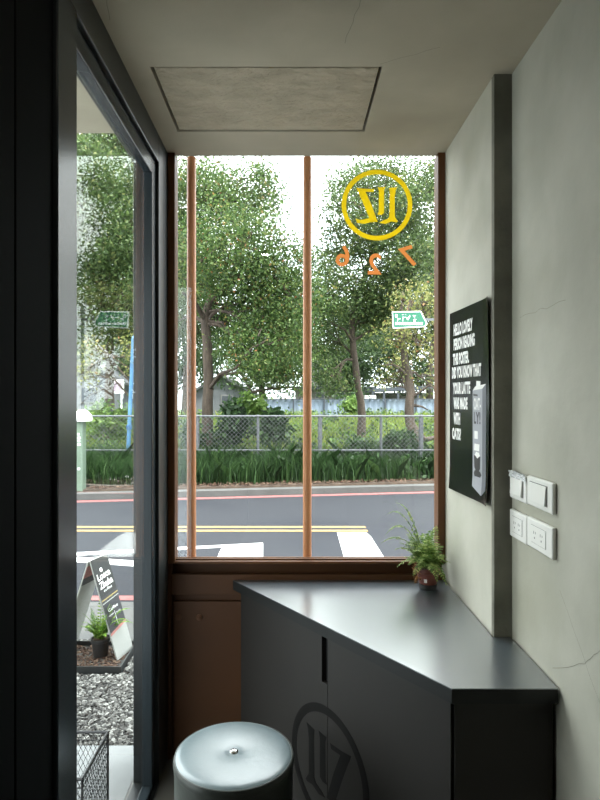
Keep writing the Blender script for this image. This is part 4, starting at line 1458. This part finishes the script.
# green street sign
YS = 11.0
ss = empty('street_sign', (P(439, 320, YS).x, YS, 0.0)); tag(ss, 'green street name sign with white characters near the right of the window', 'sign')
f_ = lambda a, b, o=0: Vector((P(a, b, YS).x, YS - o, P(a, b, YS).z))
shape = [(392, 311.5), (421, 311), (427.5, 323.5), (425, 327), (393, 328.5)]
M = MB(); tri_poly(M, [(f_(a, b).x, f_(a, b).z) for a, b in shape], lambda s, t: Vector((s, YS, t)), (0, 1, 0), .02); build('panel', M, M_WHITE, ss)
shape2 = [(393, 312.6), (420.4, 312.1), (426, 323.2), (424.4, 325.8), (394, 327.4)]
M = MB(); tri_poly(M, [(f_(a, b).x, f_(a, b).z) for a, b in shape2], lambda s, t: Vector((s, YS - .006, t)), (0, 1, 0), .004); build('face', M, M_GREENSIGN, ss)
mb = MB()
R3 = random.Random(4)
for cxp in (396.5, 402.5, 408.5, 414.5):           # brush like characters, unreadable in the photograph
    for q in range(7):
        a0_, b0_ = cxp + R3.uniform(-2, 1), 314 + R3.uniform(0, 5.5)
        if q % 2: w_, h_ = R3.uniform(1.6, 3.6), .55
        else: w_, h_ = .55, R3.uniform(1.6, 3.6)
        p0, p1 = f_(a0_, b0_), f_(a0_ + w_, b0_ + h_)
        mb.box((p0.x, YS - .010, p1.z), (p1.x, YS - .006, p0.z))
for q in range(15):
    a0_ = 395.5 + q * 1.85
    p0, p1 = f_(a0_, 322.2 + .3 * (q % 2)), f_(a0_ + 1.0, 325)
    mb.box((p0.x, YS - .010, p1.z), (p1.x, YS - .006, p0.z))
build('lettering', mb, M_WHITE, ss)
xp = P(439, 0, YS).x
build('post', MB().tube([(xp, YS + .03, 0), (xp, YS + .03, f_(0, 306).z)], .03, 12), M_GALV, ss, smooth=True)
build('bracket', MB().box((f_(420, 0).x, YS + .02, f_(0, 320.5).z), (xp, YS + .035, f_(0, 318).z)), M_GALV, ss)

# ------------------------------------------------------------------ tray, advertising board and ferns outside
tx0, tx1, ty0, ty1 = -1.50, -.93, 3.30, 3.66
tr = empty('planter_tray', ((tx0 + tx1) / 2, (ty0 + ty1) / 2, 0)); tag(tr, 'low black edged square tray set in the gravel under the advertising board', 'tray')
mb = MB()
for a_, b_ in (((tx0, ty0), (tx1, ty0 + .008)), ((tx0, ty1 - .008), (tx1, ty1)), ((tx0, ty0 + .008), (tx0 + .008, ty1 - .008)), ((tx1 - .008, ty0 + .008), (tx1, ty1 - .008))):
    mb.box((*a_, -.01), (*b_, .032))
build('rim', mb, M_BLACK, tr)
build('bed', MB().box((tx0 + .008, ty0 + .008, -.01), (tx1 - .008, ty1 - .008, .006)), M_GRAVELBASE, tr)
o = stones('gravel', 900, (tx0 + .02, tx1 - .02, ty0 + .02, ty1 - .02), .010, M_LITTER, .006, .004); tag(o, 'brownish grit lying in the black edged tray', 'gravel', kind='stuff')

B0_, B1_ = Vector((-.985, 3.43, .012)), Vector((-.94, 3.60, .012))
T0_, T1_ = Vector((-1.165, 3.498, .561)), Vector((-1.12, 3.668, .561))
bd = empty('advertising_board', (B0_ + B1_) / 2); tag(bd, 'slim folding advertising board with white lettering on the gravel', 'sign board')
nb_ = (T0_ - B0_).cross(B1_ - B0_).normalized()
if nb_.x < 0: nb_ = -nb_


def fb(a, b, off=0.0):
    """a along the bottom edge from the near side, b from the bottom up"""
    return B0_ + (B1_ - B0_) * a + (T0_ - B0_) * b + nb_ * off


def band(name, pts, m, off=.0008):
    M = MB(); tri_poly(M, pts, lambda a, b: fb(a, b, off), nb_, .0005); return build(name, M, m, bd)


M = MB().prism([fb(0, 0, -.008), fb(1, 0, -.008), fb(1, 1, -.008), fb(0, 1, -.008)], nb_ * .008); build('front_panel', M, M_BOARDWHITE, bd)
band('dark_print', [(0, .26), (1, .31), (1, 1), (0, 1)], M_BOARDDARK)
band('black_print', [(0, .62), (1, .64), (1, 1), (0, 1)], M_BOARDGREEN, .0014)
band('mustard_stripe', [(0, .575), (1, .60), (1, .612), (0, .587)], M_BOARDYEL, .002)
band('white_stripe', [(0, .545), (1, .57), (1, .58), (0, .555)], M_BOARDWHITE, .002)
band('pink_stripe', [(0, .235), (1, .285), (1, .31), (0, .26)], M_BOARDPINK, .002)
M = MB()
Wd = (B1_ - B0_).length; Ht = (T0_ - B0_).length


def btxt(M, body, a0, b0, w, h, sl=.08, bold=.03):
    V, Fs = text_mesh(body, 1.0, bold)
    V[:, 0] -= V[:, 0].min(); V[:, 1] -= V[:, 1].min()
    V[:, 0] *= w / V[:, 0].max(); V[:, 1] *= h / V[:, 1].max()
    M.add([tuple(fb(a0 + x, b0 + y + sl * x * .3, .0026)) for x, y, _ in V], Fs)


btxt(M, 'Losca', .10, .775, .78, .07)
btxt(M, 'Zhuba', .10, .69, .80, .07)
btxt(M, 'coffee', .26, .655, .5, .028, bold=0)
btxt(M, 'Coffee', .20, .455, .6, .03, bold=.01)
btxt(M, 'open', .18, .405, .26, .02, bold=0)
btxt(M, 'daily', .60, .405, .28, .02, bold=0)
tri_poly(M, [(.42 + .08 * math.cos(t), .875 + .022 * math.sin(t)) for t in [2 * PI * i / 14 for i in range(14)]], lambda a, b: fb(a, b, .002), nb_, .0006)
tri_poly(M, [(.52, .30), (.54, .30), (.54, .44), (.52, .44)], lambda a, b: fb(a, b, .002), nb_, .0006)
build('lettering', M, M_INK, bd)
# rear panel
Rb0, Rb1 = B0_ + Vector((-.36, .10, 0)), B1_ + Vector((-.36, .10, 0))


def fr(a, b, off=0.0):
    n2 = (T0_ - Rb0).cross(Rb1 - Rb0).normalized()
    if n2.x < 0: n2 = -n2
    return Rb0 + (Rb1 - Rb0) * a + (T0_ - Rb0) * b + n2 * off


M = MB().prism([fr(0, 0, -.016), fr(1, 0, -.016), fr(1, .985, -.016), fr(0, .985, -.016)], fr(0, 0, .008) - fr(0, 0, 0)); build('rear_panel', M, M_BOARDWHITE, bd)
M = MB().prism([fr(0, .80, -.0075), fr(1, .80, -.0075), fr(1, .93, -.0075), fr(0, .93, -.0075)], fr(0, 0, .001) - fr(0, 0, 0)); build('rear_pink_stripe', M, M_BOARDPINK, bd)
M = MB().prism([fr(0, .72, -.0075), fr(1, .72, -.0075), fr(1, .80, -.0075), fr(0, .80, -.0075)], fr(0, 0, .001) - fr(0, 0, 0)); build('rear_dark_stripe', M, M_BOARDDARK, bd)

pc = Vector((-1.105, 3.50, .0105))
f2 = empty('potted_fern', pc); tag(f2, 'fern in a black pot standing under the advertising board', 'plant')
pot(f2, pc, .052, .040, .105, M_BLKPOT)
rf = random.Random(9)
FR = [(rf.uniform(0, 2 * PI), rf.uniform(.13, .21), rf.uniform(.8, 1.5), rf.uniform(.15, .5)) for _ in range(34)]
FR += [(-.2, .30, .9, .45), (.3, .28, .8, .5), (.05, .30, 1.1, .5)]
fern(f2, pc + Vector((0, 0, .09)), FR, .022, LF_FERN2, 7, 16, .002)
pc2 = Vector((-1.37, 3.42, .0105))
f3 = empty('potted_fern', pc2); tag(f3, 'fern mostly hidden by the door post, left of the advertising board', 'plant')
pot(f3, pc2, .052, .040, .105, M_BLKPOT)
FR = [(rf.uniform(0, 2 * PI), rf.uniform(.15, .24), rf.uniform(.9, 1.6), rf.uniform(.15, .6)) for _ in range(34)]
fern(f3, pc2 + Vector((0, 0, .09)), FR, .022, LF_FERN2, 8, 16, .002)

# ------------------------------------------------------------------ wire basket on the slab
bx0, bx1, by0, by1, bh = -1.02, -.660, 1.905, 2.175, .30
wb = empty('wire_basket', ((bx0 + bx1) / 2, (by0 + by1) / 2, 0)); tag(wb, 'black expanded mesh basket standing on the pale slab outside', 'basket')


def mesh_wall(a, bvec, h, cell=.018, r=.0011):
    """diamond mesh on a rectangle starting at a, along bvec, up h"""
    a = Vector(a); bv = Vector(bvec); L_ = bv.length; d = bv / L_
    M = MB()
    cw, chh = cell, cell * 1.9
    nx_, nz_ = int(L_ / cw), int(h / chh * 2)
    cw = L_ / nx_; hz = h / nz_
    for j in range(nz_):
        for i in range(nx_):
            xa_, xb_ = i * cw, (i + .5) * cw
            xc_ = (i + 1) * cw
            if j % 2 == 0: segs = (((xa_, 0), (xb_, 1)), ((xb_, 1), (xc_, 0)))
            else: segs = (((xb_, 0), (xa_, 1)), ((xb_, 0), (xc_, 1)))
            for (s0_, t0_), (s1_, t1_) in segs:
                M.tube([a + d * s0_ + Vector((0, 0, (j + t0_) * hz)), a + d * s1_ + Vector((0, 0, (j + t1_) * hz))], r, 3, cap=False)
    return M


for a_, b_ in (((bx1, by0, .005), (0, by1 - by0, 0)), ((bx0, by1, .005), (bx1 - bx0, 0, 0)), ((bx0, by0, .005), (bx1 - bx0, 0, 0)), ((bx0, by0, .005), (0, by1 - by0, 0))):
    build('mesh_side', mesh_wall(a_, b_, bh - .012), M_BASKET, wb)
cs = [(bx0, by0), (bx1, by0), (bx1, by1), (bx0, by1)]
for z, r in ((bh - .004, .005), (.006, .004), (bh - .032, .0022)):
    M = MB()
    for i in range(4):
        p, q = cs[i], cs[(i + 1) % 4]
        M.tube([(*p, z), (*q, z)], r, 8)
    build('rim' if z > .28 else 'wire_ring', M, M_BASKET, wb)
M = MB()
for p in cs: M.tube([(*p, .006), (*p, bh - .004)], .004, 8)
build('corner_wires', M, M_BASKET, wb)

# ------------------------------------------------------------------ lamp in the shop behind the viewer
lf = empty('ceiling_downlight', (-.172, .87, CH - .004)); tag(lf, 'small round downlight in the ceiling above the viewer', 'lamp')
build('housing', MB().lathe((-.172, .87, CH - .008), [(.034, 0), (.042, .002), (.042, .0079)], 32), M_WHITE, lf)
ld = bpy.data.lights.new('lamp_light', 'AREA'); ld.shape = 'DISK'; ld.size = .05; ld.energy = 1.2; ld.color = (1, .84, .66)
lo_ = bpy.data.objects.new('lamp_light', ld); lo_.location = (0, 0, -.012); link(lo_, lf)

# ------------------------------------------------------------------ daylight
w = bpy.data.worlds.new('sky'); SC.world = w; w.use_nodes = True
N, L = w.node_tree.nodes, w.node_tree.links
bg = N['Background']
tc = N.new('ShaderNodeTexCoord')
nz = N.new('ShaderNodeTexNoise'); nz.inputs['Scale'].default_value = 2.2; nz.inputs['Detail'].default_value = 6
L.new(tc.outputs['Generated'], nz.inputs['Vector'])
cr = N.new('ShaderNodeValToRGB')
cr.color_ramp.elements[0].position = .35; cr.color_ramp.elements[0].color = (.86, .93, 1, 1)
cr.color_ramp.elements[1].position = .65; cr.color_ramp.elements[1].color = (1, 1, 1, 1)
L.new(nz.outputs['Fac'], cr.inputs['Fac']); L.new(cr.outputs['Color'], bg.inputs['Color'])
sx_ = N.new('ShaderNodeSeparateXYZ'); L.new(tc.outputs['Generated'], sx_.inputs['Vector'])
mr = N.new('ShaderNodeMapRange'); mr.inputs['From Min'].default_value = 0.0; mr.inputs['From Max'].default_value = 1.0
mr.inputs['To Min'].default_value = 4.2; mr.inputs['To Max'].default_value = 15.0
L.new(sx_.outputs['Z'], mr.inputs['Value']); L.new(mr.outputs['Result'], bg.inputs['Strength'])
sl_ = bpy.data.lights.new('sun', 'SUN'); sl_.energy = 9.0; sl_.angle = math.radians(6); sl_.color = (1, .96, .88)
so = bpy.data.objects.new('sun', sl_); link(so)
so.rotation_euler = Vector((-.35, .40, -1.0)).to_track_quat('-Z', 'Y').to_euler()
so.location = (3, -3, 12)

# ------------------------------------------------------------------ camera
cd = bpy.data.cameras.new('camera'); cam = bpy.data.objects.new('camera', cd); link(cam)
cam.location = (0, 0, EYE); cam.rotation_euler = (PI / 2, 0, 0)
cd.sensor_fit = 'VERTICAL'; cd.sensor_height = 24.0; cd.lens = 24.0 * F / 800.0
cd.shift_x = 10 / 800.0
cd.clip_start = .02; cd.clip_end = 500
SC.camera = cam
vs_ = SC.view_settings
SC.display_settings.display_device = 'sRGB'
vs_.view_transform = 'Standard'; vs_.look = 'None'; vs_.gamma = 1; vs_.use_curve_mapping = False
vs_.exposure = -0.15
cy = SC.cycles
cy.max_bounces = 10; cy.diffuse_bounces = 6; cy.glossy_bounces = 4; cy.transmission_bounces = 8; cy.transparent_max_bounces = 24
cy.use_denoising = True
cy.sample_clamp_indirect = 8
